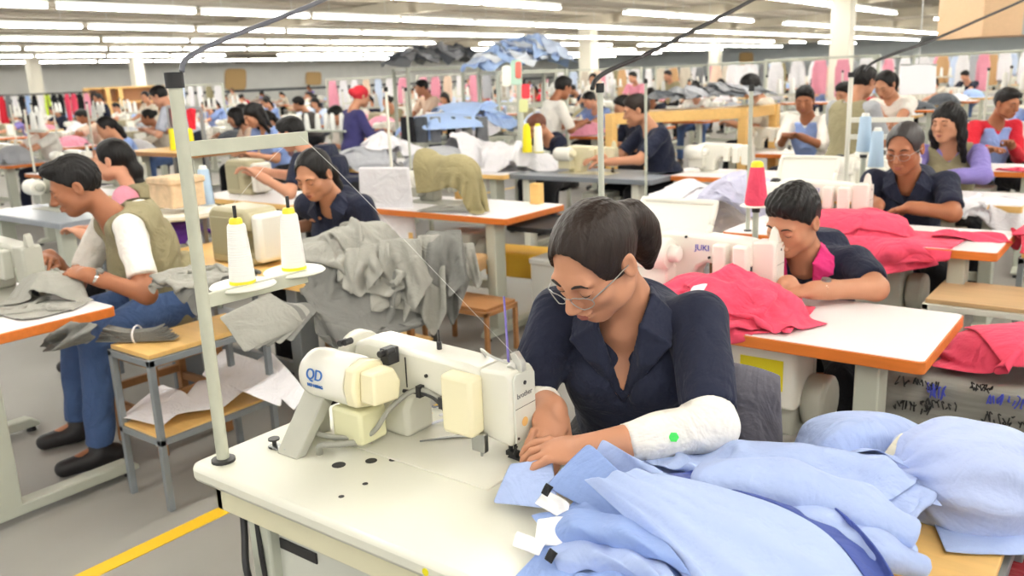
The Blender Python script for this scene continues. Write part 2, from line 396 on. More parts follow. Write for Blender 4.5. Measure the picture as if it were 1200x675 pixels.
def hand_shape(sh, J, k, N, curl=.55, side=1, pinch=0.):
    """palm, four bent fingers of unequal length and a thumb; N is the palm's facing"""
    s = J['s']*.98; W, d = J['wr'+k], J['hd'+k]; N = unit(N-d*(N @ d)); x = np.cross(d, N)*side   # x points to the thumb side
    M = np.stack([x, d, N], 1); sh.cone(J['el'+k]*.25+W*.75, W+d*.012, .031*s, .026*s, .02); sh.ell(W+d*.048*s, (.041*s, .052*s, .0155*s), M, .02)
    ends = []
    for i, (o, L) in enumerate(((.0315, .074), (.0105, .083), (-.0115, .077), (-.032, .060))):
        p = W+(d*.086+x*o-N*.002)*s; a = curl*(.75+.12*i)-(.0 if i else pinch*.2); dd = d
        for j, (fr, r0, r1) in enumerate(((.45, .0088, .0082), (.31, .0082, .0074), (.24, .0074, .0060))):
            th = a*(.7, 1.5, 2.2)[j]; dd = unit(d*math.cos(th)+N*math.sin(th)+x*o*2.6); p2 = p+dd*L*fr*s
            sh.cone(p, p2, r0*s, r1*s, .0035 if j else .006); p = p2
        ends.append(p)
    p = W+(d*.022+x*.030+N*.006)*s; t = ends[0]; q = p+(d*.034+x*.024+N*.020)*s; sh.cone(p, q, .0145*s, .0115*s, .008); q2 = q+unit((t-q)*.6+d*.03)*.030*s; sh.cone(q, q2, .011*s, .0092*s, .004)
    sh.cone(q2, q2+unit(t-q2+d*.01)*.024*s, .0092*s, .0075*s, .004); return ends
def hair_shape(J, style, t=.010):
    sh = Shape(); s = J['s']; H, c = J['H'], J['hc']; q = lambda x, y, z: c+s*(H @ V3(x, y, z)); v = lambda x, y, z: H @ V3(x, y, z)
    e = lambda p, r, k=.02, op='u': sh.ell(q(*p), np.array(r)*s, H, k*s, op)
    t = .010 if style in ('pony', 'bun', 'low') else t; tp = {'short': .016, 'quiff': .02}.get(style, t)
    e((0, -.014, .03), (.074+t*.8, .094+t, .082+tp))
    if style in ('short', 'quiff'): e((0, .03, .088), (.062, .05, .030), .03)
    if style == 'quiff': e((0, .062, .098), (.055, .032, .030), .025)
    if style in ('long', 'bob'): e((0, -.03, -.03), (.09, .085, .10), .03)
    pl = style in ('pony', 'bun', 'low')
    line = {'long': .030, 'bob': .03, 'short': .012, 'quiff': .004, 'pony': 0.0}.get(style, .010)
    if pl:
        e((0, .090, -.020), (.069, .088, .108), .006, 's'); sh.cut(q(0, 0, -.034), v(0, .45, -.9), .006)
    else: sh.cut(q(0, line/.73, 0), v(0, .70, -.71), .012)
    if style in ('pony', 'bun', 'low'):
        e((0, -.108, .02), (.03, .028, .03), .02)
    if style == 'pony':
        pts = [(0, -.105, .005), (0, -.135, -.012), (.002, -.146, -.055), (.004, -.140, -.10), (.004, -.128, -.15)]
        for a, b, r0, r1 in zip(pts, pts[1:], (.024, .033, .037, .030), (.033, .037, .030, .012)): sh.cone(q(*a), q(*b), r0*s, r1*s, .03)
    if style == 'low':
        pts = [(0, -.105, -.01), (0, -.125, -.07), (0, -.125, -.15), (0, -.11, -.22)]
        for a, b, r0, r1 in zip(pts, pts[1:], (.028, .034, .03), (.034, .03, .012)): sh.cone(q(*a), q(*b), r0*s, r1*s, .03)
    if style == 'bun': e((0, -.125, .03), (.042, .036, .04), .02)
    if style in ('long', 'bob'):
        zb = -.24 if style == 'long' else -.10
        for x in (1, -1):
            sh.cone(q(x*.07, -.01, .04), q(x*.088, -.01, -.08), .026*s, .028*s, .03); sh.cone(q(x*.085, -.01, -.08), q(x*.09, -.03, zb), .028*s, .018*s, .03)
        sh.cone(q(0, -.075, 0), q(0, -.085, zb), .07*s, .05*s, .04, flat=(v(0, 1, 0), .6))
    if style not in ('long', 'bob'):
        for x in (1, -1): e((x*.090, -.004, -.016), (.022, .026, .038), .006, 's')
    A = (.0005 if pl else .0015)*s
    def w(X, Y, Z):
        a = [(X-c[0])*H[0, i]+(Y-c[1])*H[1, i]+(Z-c[2])*H[2, i] for i in range(3)]
        return A*(np.sin(a[0]*330/s+a[2]*60+4*np.sin(a[1]*35))+np.sin(a[0]*190/s-a[2]*90/s+3*np.sin(a[1]*22+a[2]*20)))
    lo, hi = sh.bounds(); sh.warp(w, lo-.02, hi+.02); return sh
def folds(J, A=.004, seed=0):
    r = np.random.default_rng(seed); K = r.normal(size=(5, 3))*22; ph = r.uniform(0, 6, 5); o = J['S']
    def w(X, Y, Z):
        X, Y, Z = X-o[0], Y-o[1], Z-o[2]; t = 0
        for i in range(5): t = t+np.sin(K[i, 0]*X+K[i, 1]*Y+K[i, 2]*Z*.7+ph[i]+1.6*np.sin(K[i-1, 1]*.5*X+K[i-1, 0]*.5*Z))
        return t*A*.45
    return w
def person(label, J, cat='person', group=None, skin=None, hair='short', hairm=None, top=None, sleeve=.72, collar=None, vest=None, apron=None, pants=None, arm_covers=None,
           glasses=False, watch=None, near=2, hands=((0, -.3, -1), (0, -.3, -1)), curl=(.55, .55), seed=0, loc=None, rz=0, collar_m=None, deep=.17, fold=.004):
    """J in world axes around the root; near 2 fine, 1 medium, 0 coarse"""
    skin = skin or SKIN; hairm = hairm or HAIR; top = top or NAVY; pants = pants or BLACKC; s = J['s']
    hb = {2: .008, 1: .013, 0: .019}[near]; hh = {2: .0036, 1: .007, 0: .013}[near]; hd = {2: .0026, 1: .006, 0: .012}[near]
    off = V3(J['pel'][0], J['pel'][1], J['floor'])
    for k in list(J):
        if k in ('s', 'f', 'l', 'T', 'H', 'floor', 'bust') or k.startswith('hd'): continue
        J[k] = J[k]-off
    J['floor'] = 0.
    root = thing('person', label, cat, off if loc is None else loc, rz, group)
    b = Shape(); torso(b, J, -.012)
    for k in 'LR':
        arm(b, J, k, 0)
        b.cone(J['hip'+k], J['kn'+k], .075*s, .052*s, .03); b.cone(J['kn'+k], J['an'+k], .050*s, .034*s, .03)
        b.cone(J['an'+k], J['an'+k]+J['f']*.12-V3(0, 0, .03), .034*s, .028*s, .02)
    head_shape(b, J); hl, hh_ = [], []
    for i, k in enumerate('LR'):
        if near >= 1: hand_shape(b, J, k, V3(*hands[i]), curl[i], 1 if k == 'R' else -1)
        else: hand_shape(b, J, k, V3(*hands[i]), .4, 1 if k == 'R' else -1)
    c = J['hc']; patches = [(b, None, None, hb)]
    if near >= 1:
        zc = c[2]-.12*s; hb_ = [(J['wr'+k]+J['hd'+k]*.08-.125, J['wr'+k]+J['hd'+k]*.08+.125) for k in 'LR']; H0, H1 = V3(c[0]-.17*s, c[1]-.17*s, zc-.002), c+.17*s
        patches = [(b, H0, H1, hh, hb_), (b, *hb_[0], hd), (b, *hb_[1], hd, hb_[:1])]
        patches.append((b, None, V3(9, 9, zc+.002), hb, hb_))     # the rest of the body, coarser
    body = shape_obj('body', patches, skin, root, hb)
    H, q = J['H'], lambda x, y, z: c+s*(H @ V3(x, y, z))
    shape_obj('hair', hair_shape(J, hair), hairm, root, hh*1.1)
    if near >= 1:
        d = -H[:, 1]
        def on(x, z, lift=.0012):
            p = b.hit(q(x, .16, z), d, .16*s); return (q(x, .09, z) if p is None else p)+H[:, 1]*lift
        for sg in (1, -1):
            m = MB(); m.tube([on(sg*x, z) for x, z in ((.014, .019), (.024, .024), (.036, .025), (.048, .018))], [.002*s, .0034*s, .003*s, .0012*s], 6); m.build('eyebrow', BROW, root, smooth=180)
            m = MB(); m.tube([on(sg*x, z, .0006) for x, z in ((.019, -.003), (.025, -.0065), (.033, -.0075), (.041, -.0045), (.046, -.001))], [.0008*s, .0015*s, .0018*s, .0015*s, .0006*s], 6); m.build('eyelash', EYEW, root, smooth=180)
        m = MB(); m.tube([on(x, z, .0) for x, z in ((-.021, -.0645), (-.012, -.062), (0, -.0625), (.012, -.062), (.021, -.0645))], [.001*s, .0034*s, .004*s, .0034*s, .001*s], 8)
        m.tube([on(x, z, -.0005) for x, z in ((-.019, -.066), (-.01, -.070), (0, -.0715), (.01, -.070), (.019, -.066))], [.001*s, .004*s, .0048*s, .004*s, .001*s], 8); m.build('lips', LIP, root, smooth=180)
    if glasses:
        g = MB(); ez = -.004
        for sg in (1, -1):
            ring = [q(sg*.033+.025*math.cos(a), .106-.012*abs(math.cos(a)) if math.cos(a)*sg > 0 else .106, ez-.004+.0165*math.sin(a)) for a in np.linspace(0, 2*PI, 17)]; g.tube(ring, .0011*s, 6)
            g.tube([q(sg*.058, .095, ez+.004), q(sg*.076, .04, ez+.006), q(sg*.082, -.005, ez+.004)], .0013*s, 6)
        g.tube([q(-.009, .106, ez+.003), q(0, .109, ez+.006), q(.009, .106, ez+.003)], .0011*s, 6); g.build('glasses', METAL, root, smooth=180)
    # ---- clothing
    P, S, T, f, l, N = J['pel'], J['S'], J['T'], J['f'], J['l'], J['neck']
    def opening(sh, r=.064, dp=None):
        sh.cone(N-.012*T, N+.14*unit(c-N), r*s, (r+.03)*s, .006, op='s')
        if dp: sh.cone(N+f*.09*s, S+f*(.155)*s-T*dp*s, .058*s, .012*s, .006, op='s', flat=(f, 1.6))
    w = Shape(); torso(w, J, .004)
    for k in 'LR': arm(w, J, k, .014 if sleeve < 1.2 else .011, 0, sleeve)
    w.cut(P-.10*T, -T); opening(w, .060, deep if collar == 'lapel' else (.05 if collar == 'polo' else None))
    lo, hi = w.bounds(); w.warp(folds(J, fold, seed), lo-.05, hi+.05); shape_obj('shirt', w, top, root, hb*.8)
    if collar in ('lapel', 'polo') and near >= 1:
        cm = collar_m or top; sh = Shape(); dp = deep if collar == 'lapel' else .07
        F = lambda x, a, y: S+l*x*s+T*a*s+f*y*s
        tip = F(0, -dp, .128)
        for sg in (1, -1):
            back = F(sg*.050, .080, -.040); bk0 = F(0, .088, -.068); side = F(sg*.064, .072, .02); fr = F(sg*.048, .012, .094); out = F(sg*.105, -.035, .098); lo_ = F(sg*.045, -.085, .124)
            bo = F(sg*.09, .03, -.055); b0o = F(0, .035, -.10); so = F(sg*.108, .022, .03)
            for tr in ((bk0, back, b0o), (back, b0o, bo), (back, side, bo), (side, bo, so), (side, fr, so), (fr, so, out), (fr, out, lo_)): sh.tri(*tr, .0042*s, .006)
            if collar == 'lapel':
                l2 = F(sg*.075, -.075, .118)
                for tr in ((fr, lo_, tip), (lo_, l2, tip), (out, l2, lo_)): sh.tri(*tr, .0042*s, .006)
        shape_obj('collar', sh, cm, root, min(hb, .0042))
    if vest is not None:
        w = Shape(); torso(w, J, .018); w.cut(P-.12*T, -T); opening(w, .075, .12)
        for sg in (1, -1): w.cone(S+sg*l*.20*s-T*.03, S+sg*l*.24*s-T*.14*s, .075*s, .07*s, .01, op='s')
        for k in 'LR': arm_c = w.cone(J['sh'+k], J['el'+k], .07*s, .06*s, .006, op='s')
        lo, hi = w.bounds(); w.warp(folds(J, fold, seed+5), lo-.05, hi+.05); shape_obj('vest', w, vest, root, hb*.8)
    if apron is not None:
        w = Shape(); torso(w, J, .017); w.cut(P-.12*T, -T); w.cut(S+f*.02, -f); w.cut(S+T*.01, T); opening(w, .075, .13)
        for k in 'LR': w.cone(J['sh'+k], J['el'+k], .075*s, .06*s, .006, op='s')
        shape_obj('apron', w, apron, root, hb*.8)
    w = Shape(); M = np.stack([l, f, T], 1); w.ell(P+.01*T, (.166*s, .128*s, .13*s), M, .04); w.cut(P+.07*T, T)
    for k in 'LR':
        w.cone(J['hip'+k], J['kn'+k], .088*s, .070*s, .04); a = J['kn'+k]*.06+J['an'+k]*.94; w.cone(J['kn'+k], J['an'+k], .068*s, .056*s, .03, clip=[(a, unit(J['an'+k]-J['kn'+k]))])
    lo, hi = w.bounds(); w.warp(folds(J, .005, seed+9), lo-.05, hi+.05); shape_obj('trousers', w, pants, root, hb)
    for k in 'LR':
        w = Shape(); a = J['an'+k]; z0 = V3(a[0], a[1], .045); w.cone(z0-f*.05, z0+f*.04, .045*s, .042*s, .02); w.cone(z0+f*.02, z0+f*.15-V3(0, 0, .008), .044*s, .036*s, .02); w.cone(a+V3(0, 0, .03), a, .042*s, .045*s, .02); w.cut((0, 0, .004), (0, 0, -1))
        shape_obj('shoe', w, SHOE, root, max(hb*.8, .008))
    if arm_covers is not None:
        for k, a, e in (('L', .86, 1.74), ('R', .86, 1.74)):
            w = Shape(); arm(w, J, k, .011, a, e); lo, hi = w.bounds(); w.warp(folds(J, .0035, 3), lo-.05, hi+.05); shape_obj('arm_cover', w, arm_covers, root, hb*.7)
    if watch:
        k = watch; W, E = J['wr'+k], J['el'+k]; dd = unit(W-E); m = MB(); c0 = W-dd*.035; m.cyl(c0-dd*.010, c0+dd*.010, .0335*s, .0325*s, 20); o = m.build('watch_strap', GOLD, root)
        up = unit(V3(0, 0, 1)*.6-V3(*hands['LR'.index(k)])); up = unit(up-dd*(up @ dd)); m = MB(); m.cyl(c0+up*.032*s, c0+up*.040*s, .016*s, .015*s, 16); m.build('watch_face', METAL, root)
    return root
# ------------------------------------------------------------------ cloth: a small sheet solver
class Field2:
    """heights of what already lies there, so that sheets pile up"""
    def __init__(s, x0, y0, x1, y1, z, res=.012, gap=.004):
        s.x0, s.y0, s.res, s.gap = x0, y0, res, gap; s.h = np.full((int((x1-x0)/res)+2, int((y1-y0)/res)+2), float(z))
    def mound(s, cx, cy, rx, ry, hz, rz=0, p=2., base=None):
        X, Y = np.meshgrid(s.x0+np.arange(s.h.shape[0])*s.res, s.y0+np.arange(s.h.shape[1])*s.res, indexing='ij')
        a, b = X-cx, Y-cy; c_, s_ = math.cos(rz), math.sin(rz); a, b = a*c_+b*s_, -a*s_+b*c_
        q = 1-(a/rx)**2-(b/ry)**2; b_ = hz*np.clip(q, 0, 1)**(1/p); s.h = s.h+b_ if base is None else np.maximum(s.h, np.where(q > 0, base+b_, -9)); return s
    def floor_outside(s, x0, y0, x1, y1, z):
        X, Y = np.meshgrid(s.x0+np.arange(s.h.shape[0])*s.res, s.y0+np.arange(s.h.shape[1])*s.res, indexing='ij')
        s.h[(X < x0) | (X > x1) | (Y < y0) | (Y > y1)] = z; return s
    def get(s, P):
        fx = (P[:, 0]-s.x0)/s.res; fy = (P[:, 1]-s.y0)/s.res; n, m = s.h.shape
        fx = np.clip(fx, 0, n-1.001); fy = np.clip(fy, 0, m-1.001); i, j = fx.astype(int), fy.astype(int); a, b = fx-i, fy-j
        return s.h[i, j]*(1-a)*(1-b)+s.h[i+1, j]*a*(1-b)+s.h[i, j+1]*(1-a)*b+s.h[i+1, j+1]*a*b
    def lay(s, G):
        """raise the field to a laid sheet G (n, m, 3)"""
        for _ in range(2):
            n, m, _q = G.shape; H = np.zeros((2*n-1, 2*m-1, 3)); H[::2, ::2] = G; H[1::2, ::2] = (G[1:]+G[:-1])/2; H[:, 1::2] = (H[:, 2::2]+H[:, :-2:2])/2; G = H
        P = G.reshape(-1, 3); i = np.round((P[:, 0]-s.x0)/s.res).astype(int); j = np.round((P[:, 1]-s.y0)/s.res).astype(int)
        ok = (i >= 0) & (j >= 0) & (i < s.h.shape[0]) & (j < s.h.shape[1]); np.maximum.at(s.h, (i[ok], j[ok]), P[ok, 2]+s.gap); return s
def sim(G, field=None, balls=(), boxes=(), steps=150, iters=8, fric=.7, damp=.93, pins=None, stretch=1.0, bend=.35, g=9.8, th=.004, noise=.0, seed=0, rest=None, dt=1/70):
    """G (n, m, 3) start positions; rest lengths from rest (n, m, 2 or 3) or the spacing of G itself"""
    n, m, _ = G.shape; X = G.reshape(-1, 3).astype(float).copy(); Pv = X.copy(); idx = np.arange(n*m).reshape(n, m); R = (G if rest is None else rest).reshape(n*m, -1)
    rng = np.random.default_rng(seed); sets = []
    def add(a, b, w):
        a, b = a.ravel(), b.ravel(); L = np.linalg.norm(R[a]-R[b], axis=1); sets.append((a, b, L, w))
    for o in (0, 1):
        add(idx[o:-1:2, :], idx[o+1::2, :], 1); add(idx[:, o:-1:2], idx[:, o+1::2], 1)
        for p in (0, 1):
            add(idx[o:-1:2, p:-1:2], idx[o+1::2, p+1::2], .6); add(idx[o+1::2, p:-1:2], idx[o:-1:2, p+1::2], .6)
    for o in range(4):
        a, b = idx[o:-2:4, :], idx[o+2::4, :]; k = min(len(a), len(b)); add(a[:k], b[:k], bend)
        a, b = idx[:, o:-2:4], idx[:, o+2::4]; k = min(a.shape[1], b.shape[1]); add(a[:, :k], b[:, :k], bend)
    sets = [q for q in sets if len(q[0])]
    pin = None if pins is None else np.array([idx[a, b] for a, b in pins]); pp = None if pin is None else X[pin].copy()
    for t in range(steps):
        V = (X-Pv)*damp; Pv = X.copy(); X = X+V; X[:, 2] -= g*dt*dt
        if noise and t < steps*.5: X += rng.normal(size=X.shape)*noise
        for it in range(iters):
            for a, b, L, w in sets:
                d = X[b]-X[a]; l = np.linalg.norm(d, axis=1)+1e-9; c = d*(w*.5*(l-L)/l)[:, None]; X[a] += c; X[b] -= c
            if pin is not None: X[pin] = pp
        hit = np.zeros(len(X), bool)
        for c, r in balls:
            q = (X-c)/(np.array(r)+th); k = np.linalg.norm(q, axis=1); s = k < 1; X[s] = np.array(c)+q[s]/k[s, None]*(np.array(r)+th); hit |= s
        for lo, hi in boxes:
            lo, hi = np.array(lo)-th, np.array(hi)+th; s = ((X > lo) & (X < hi)).all(1)
            if s.any():
                Q = X[s]; dd = np.concatenate([Q-lo, hi-Q], 1); j = dd.argmin(1); ar = np.arange(len(Q)); a = j % 3; Q[ar, a] = np.where(j < 3, lo[a], hi[a]); X[s] = Q; hit |= s
        if field is not None:
            h = field.get(X)+th; s = (X[:, 2] < h) & (X[:, 2] > h-.12); X[s, 2] = h[s]; hit |= s
        if hit.any(): Pv[hit, :2] += (X[hit, :2]-Pv[hit, :2])*fric; Pv[hit, 2] = X[hit, 2]
    return X.reshape(n, m, 3)
def sheet(w, d, nx, ny, c, rz=0, amp=.0, seed=0, squeeze=(1, 1), tilt=(0, 0), kf=55):
    """a flat sheet w x d hovering at c, squeezed together and ruffled so that it falls into folds; returns (start, rest)"""
    r = np.random.default_rng(seed); x = np.linspace(-w/2, w/2, nx); y = np.linspace(-d/2, d/2, ny); X, Y = np.meshgrid(x, y, indexing='ij'); rest = np.stack([X, Y, 0*X], -1)
    Z = np.zeros_like(X)
    for _ in range(6):
        kx, ky = r.normal(size=2)*9; Z += np.sin(kx*X+ky*Y+r.uniform(0, 6))
    Z = Z*amp*.4
    for q, A, B in ((squeeze[0], X, Y), (squeeze[1], Y, X)):          # pleats that hold the length the squeeze takes away
        if q < .98:
            k = kf*r.uniform(.8, 1.2); ph = 1.5*np.sin(B*r.uniform(3, 9)+r.uniform(0, 6))+1.0*np.sin(A*6+B*11+r.uniform(0, 6))
            Z = Z+1.7*math.sqrt(1/q-1)/k*np.sin(k*A+ph)*(.75+.35*np.sin(B*7+A*5+r.uniform(0, 6)))
        a, b = X*squeeze[0], Y*squeeze[1]; Z = Z+a*tilt[0]+b*tilt[1]; ca, sa = math.cos(rz), math.sin(rz)
    return np.stack([c[0]+a*ca-b*sa, c[1]+a*sa+b*ca, c[2]+Z], -1), rest
def grid_obj(name, G, m, parent=None, solid=.003, sub=1, closed=False):
    n, k, _ = G.shape; f = [(i*k+j, (i+1)*k+j, (i+1)*k+j+1, i*k+j+1) for i in range(n-1) for j in range(k-1)]
    return link(name, G.reshape(-1, 3), f, m, parent, smooth=180, solid=solid, sub=sub)
def lay_cloth(name, m, field, w, d, c, rz=0, amp=.06, seed=0, squeeze=(.6, .6), res=.014, steps=90, parent=None, tilt=(0, 0), label=None, cat=None, group=None, solid=.003, kf=55, **k):
    nx, ny = max(6, int(w/res)), max(6, int(d/res)); G, rest = sheet(w, d, nx, ny, c, rz, amp, seed, squeeze, tilt, kf)
    G = sim(G, field, rest=rest, steps=steps, seed=seed, **k)
    if field is not None: field.lay(G)
    o = grid_obj(name, G, m, parent, solid); return tag(o, label, cat, group)
# ------------------------------------------------------------------ the hall
def structure(o): o['kind'] = 'structure'; return o
FLOOR = mat('concrete', (148, 146, 140), rough=.55, noise=.14, nscale=1.3, bump=.05, bscale=12)
LINEY = mat('floor_paint', (236, 190, 40), rough=.5, noise=.08, nscale=6)
CEIL = mat('ceiling_board', (150, 142, 128), rough=.9, noise=.16, nscale=.6); BEAM = mat('beam_paint', (168, 160, 142), rough=.8, noise=.1, nscale=2)
WALLW = mat('white_sheeting', (240, 240, 234), rough=.7, noise=.05, nscale=1.5); WALLB = mat('grey_blue_sheeting', (216, 224, 226), rough=.7, noise=.06, nscale=1.5)
COLM = mat('column_paint', (240, 236, 220), rough=.6, noise=.03, nscale=3)
XW, YW, ZC = -46.0, 68.0, 3.35
m = MB(); m.box(XW, -4, -.12, 16, YW, 0); structure(m.build('floor', FLOOR))
m = MB(); m.box(-2.735, -3.5, .0, -2.665, 60, .0025); structure(m.build('trim_1', LINEY))
m = MB(); m.box(-7.535, 3.0, .0, -7.465, 60, .0025); structure(m.build('trim_2', LINEY))
m = MB(); m.box(XW, -4, ZC, 16, YW, ZC+.12)
for i in range(41): x = XW+1.5+i*1.5; m.box(x-.06, -4, ZC-.07, x+.06, YW, ZC)
structure(m.build('ceiling', CEIL))
def corrugated(name, p0, p1, z0, z1, m_, nrm):
    p0, p1 = V3(*p0), V3(*p1); L = np.linalg.norm(p1-p0); n = int(L/.2); t = unit(p1-p0); nrm = V3(*nrm); v = []; f = []
    for i in range(n+1):
        o = (0, .03, .03, 0)[i % 4]; q = p0+t*L*i/n+nrm*o; v += [(q[0], q[1], z0), (q[0], q[1], z1)]
    for i in range(n): f.append((2*i, 2*i+2, 2*i+3, 2*i+1))
    return structure(link(name, v, f, m_, None, 20, solid=.02))
corrugated('wall_left', (XW+.1, -4, 0), (XW+.1, YW, 0), 0, ZC, WALLW, (1, 0, 0))
corrugated('wall_back', (XW, YW-.1, 0), (16, YW-.1, 0), 0, ZC, WALLB, (0, -1, 0))
m = MB(); m.box(XW+.15, -4, 1.3, XW+.19, YW-1, 1.45); structure(m.build('trim_3', mat('dark_rail', (70, 76, 82), rough=.6)))
m = MB()
for i in range(7): y = 6+i*9.0; m.box(XW, y-.09, ZC-.3, 16, y+.09, ZC-.02)
structure(m.build('trim_4', BEAM))
def column(x, y, w):
    m = MB(); m.rrect(x-w/2, y-w/2, x+w/2, y+w/2, 0, ZC, .03); m.box(x-w/2-.03, y-w/2-.03, 0, x+w/2+.03, y+w/2+.03, .25); return structure(m.build('column', COLM))
for u, v, dep, w in ((44, 110, 34, .42), (164, 108, 34, .42), (986, 70, 19, .42), (690, 87, 36, .6), (838, 80, 52, .6)):
    p = at_d(u, v, dep); column(p[0], p[1], w)
# ---- fluorescent lamps in long hanging rows
LAMPW = mat('lamp_housing', (236, 236, 230), rough=.4); TUBE = mat('lamp_tube', (255, 252, 245), rough=.4, emit=TUBE_STRENGTH)
def make_lamp():
    r = thing('fluorescent_lamp', 'white twin-tube fluorescent batten hanging in a long row under the ceiling', 'lamp', group='ceiling fluorescent lamps')
    m = MB(); m.prism([(-.07, .075), (.07, .075), (.05, .02), (.0, .008), (-.05, .02)], -1.2, 1.2, axis=1); m.build('housing', LAMPW, r)
    for x in (-.042, .042):
        m = MB(); m.cyl((x, -1.18, -.018), (x, 1.18, -.018), .019, None, 8); m.build('light_tube', TUBE, r, smooth=60)
    m = MB()
    for y in (-.8, .8): m.cyl((0, y, .07), (0, y, ZC-2.9), .006, None, 6)
    m.build('hanger_rod', METAL, r); return r
lamp0 = make_lamp(); used = False
def lamp_at(x, y):
    global used
    o = copy_tree(lamp0) if used else lamp0; used = True; return place(o, (x, y, 2.9))
rl = random.Random(3)
for x, y0, y1 in ((-6.65, 15.5, 62), (-10.3, 9, 62), (-14.0, 3, 62), (-18.0, 3, 62), (-22.2, 3, 60), (-26.6, 3, 60), (-31.5, 3, 62), (-37, 3, 62)):
    y = y0
    while y < y1:
        if not (y > 9 and rl.random() < (.05 if x < -12 else .22)): lamp_at(x, y)
        y += 2.56 if x > -20 else 2.56
for x in (-2.95, .7, 4.3):  # unseen rows, added to brighten the foreground and the right side
    for k in range(5 if x > 4 else 25): lamp_at(x, -2.4+2.56*k)
for y in (.2, 2.7, 5.3): lamp_at(-6.65, y)
# ------------------------------------------------------------------ sewing tables, machines, thread stands
CREAM = mat('cream_enamel', (226, 225, 212), rough=.35, noise=.03, nscale=4, coat=.3); WORKTOP = mat('cream_worktop', (222, 222, 208), rough=.38, noise=.04, nscale=3, coat=.2)
WHITETOP = mat('white_laminate', (240, 236, 236), rough=.4); ORANGE = wood_mat('orange_edge', (214, 118, 46), .25); YWOOD = wood_mat('yellow_wood', (236, 192, 118), .14)
GREYTOP = mat('grey_worktop', (150, 156, 164), rough=.35, noise=.05); LEGM = mat('grey_green_steel', (188, 192, 178), rough=.5, noise=.04, nscale=3)
IVORY = mat('ivory_cover', (240, 232, 196), rough=.4); DARK = mat('dark_steel', (52, 52, 54), rough=.4, metal=.4); BLACKP = mat('black_plastic', (24, 24, 26), rough=.5)
GREYP = mat('grey_casting', (178, 178, 166), rough=.5, noise=.06); WHITEP = mat('white_enamel', (240, 238, 228), rough=.3, coat=.3); INKB = mat('blue_ink', (52, 112, 190), rough=.5); INKV = mat('violet_ink', (70, 80, 190), rough=.5); INKG = mat('grey_ink', (110, 110, 112), rough=.5)
CABLEG = mat('grey_cable', (150, 150, 140), rough=.5); GREENM = mat('hammered_green_grey', (188, 190, 172), rough=.5, noise=.12, nscale=25)
BROWNW = wood_mat('brown_wood', (164, 116, 72), .25); PLATEW = mat('white_plate', (238, 238, 226), rough=.4)
STEELG = mat('grey_paint_steel', (128, 134, 138), rough=.45, noise=.08)
THREADW = mat('white_thread', (240, 240, 236), rough=.9, bump=.3, bscale=150, stretch=(.1, .1, 3)); YCONE = mat('yellow_cone', (240, 226, 50), rough=.4)
def sewing_table(x1, y0, label, top=WHITETOP, edge=ORANGE, W=1.2, D=.55, z=.76, style='plain', leg=LEGM, group=None, motor=True):
    """x1, y0 is the near right corner"""
    r = thing('sewing_table', label, 'table', (x1-W/2, y0+D/2, 0), 0, group); w, d = W/2, D/2
    if style == 'front':
        m = MB(); prof = []; m.rrect(-w, -d, w, d, z-.038, z, .03); m.build('tabletop', top, r, bevel=.011)
        m = MB(); m.box(-w+.05, -d+.03, z-.105, w-.05, -d+.05, z-.038); m.box(-w+.05, d-.05, z-.105, w-.05, d-.03, z-.038); m.box(-w+.05, -d+.03, z-.105, -w+.07, d-.03, z-.038); m.build('apron', mat('beige_apron', (222, 218, 188), rough=.5), r, bevel=.002)
    else:
        m = MB(); m.rrect(-w+.004, -d+.004, w-.004, d-.004, z-.030, z, .018); m.build('tabletop', top, r, bevel=.002)
        m = MB(); m.rrect(-w, -d, w, d, z-.040, z-.003, .02); m.build('edge_band', edge, r, bevel=.003)
    zt = z-.04
    for sx in (1, -1):
        x = sx*(w-.16); m = MB(); m.prism([(-.035, .06), (.035, .06), (.035, zt), (-.035, zt)], -d+.05, -d+.15, axis=1); m.v = [(p[0]+x, p[1], p[2]) for p in m.v]; m.build('leg', leg, r, bevel=.006)
        m = MB(); m.prism([(-d-.04, .025), (d+.06, .025), (d+.06, .045), (d+.02, .07), (-d, .07), (-d-.04, .045)], x-.035, x+.035, axis=0); m.build('foot', leg, r, bevel=.006)
        m = MB()
        for y in (-d-.01, d+.03): m.cyl((x, y, 0), (x, y, .026), .022, .016, 10)
        m.build('leveller', BLACKP, r)
    m = MB(); m.box(-w+.16, -d+.09, .30, w-.16, -d+.12, .35); m.build('crossbar', leg, r, bevel=.004)
    if motor:
        m = MB(); m.box(-.02, -d+.13, .40, .22, -d+.34, .62); m.lathe([(.03, .22), (.085, .225), (.09, .30), (.04, .31)], (0, -d+.235, .5), 0, 18); m.build('motor_box', GREYP, r, bevel=.012)
        m = MB(); m.box(-.32, -.05, .09, .02, .16, .105, ); m.build('treadle', DARK, r, bevel=.004)
        m = MB(); m.cyl((-.15, .05, .1), (-.06, .0, .5), .006, None, 6); m.build('treadle_rod', METAL, r)
    return r
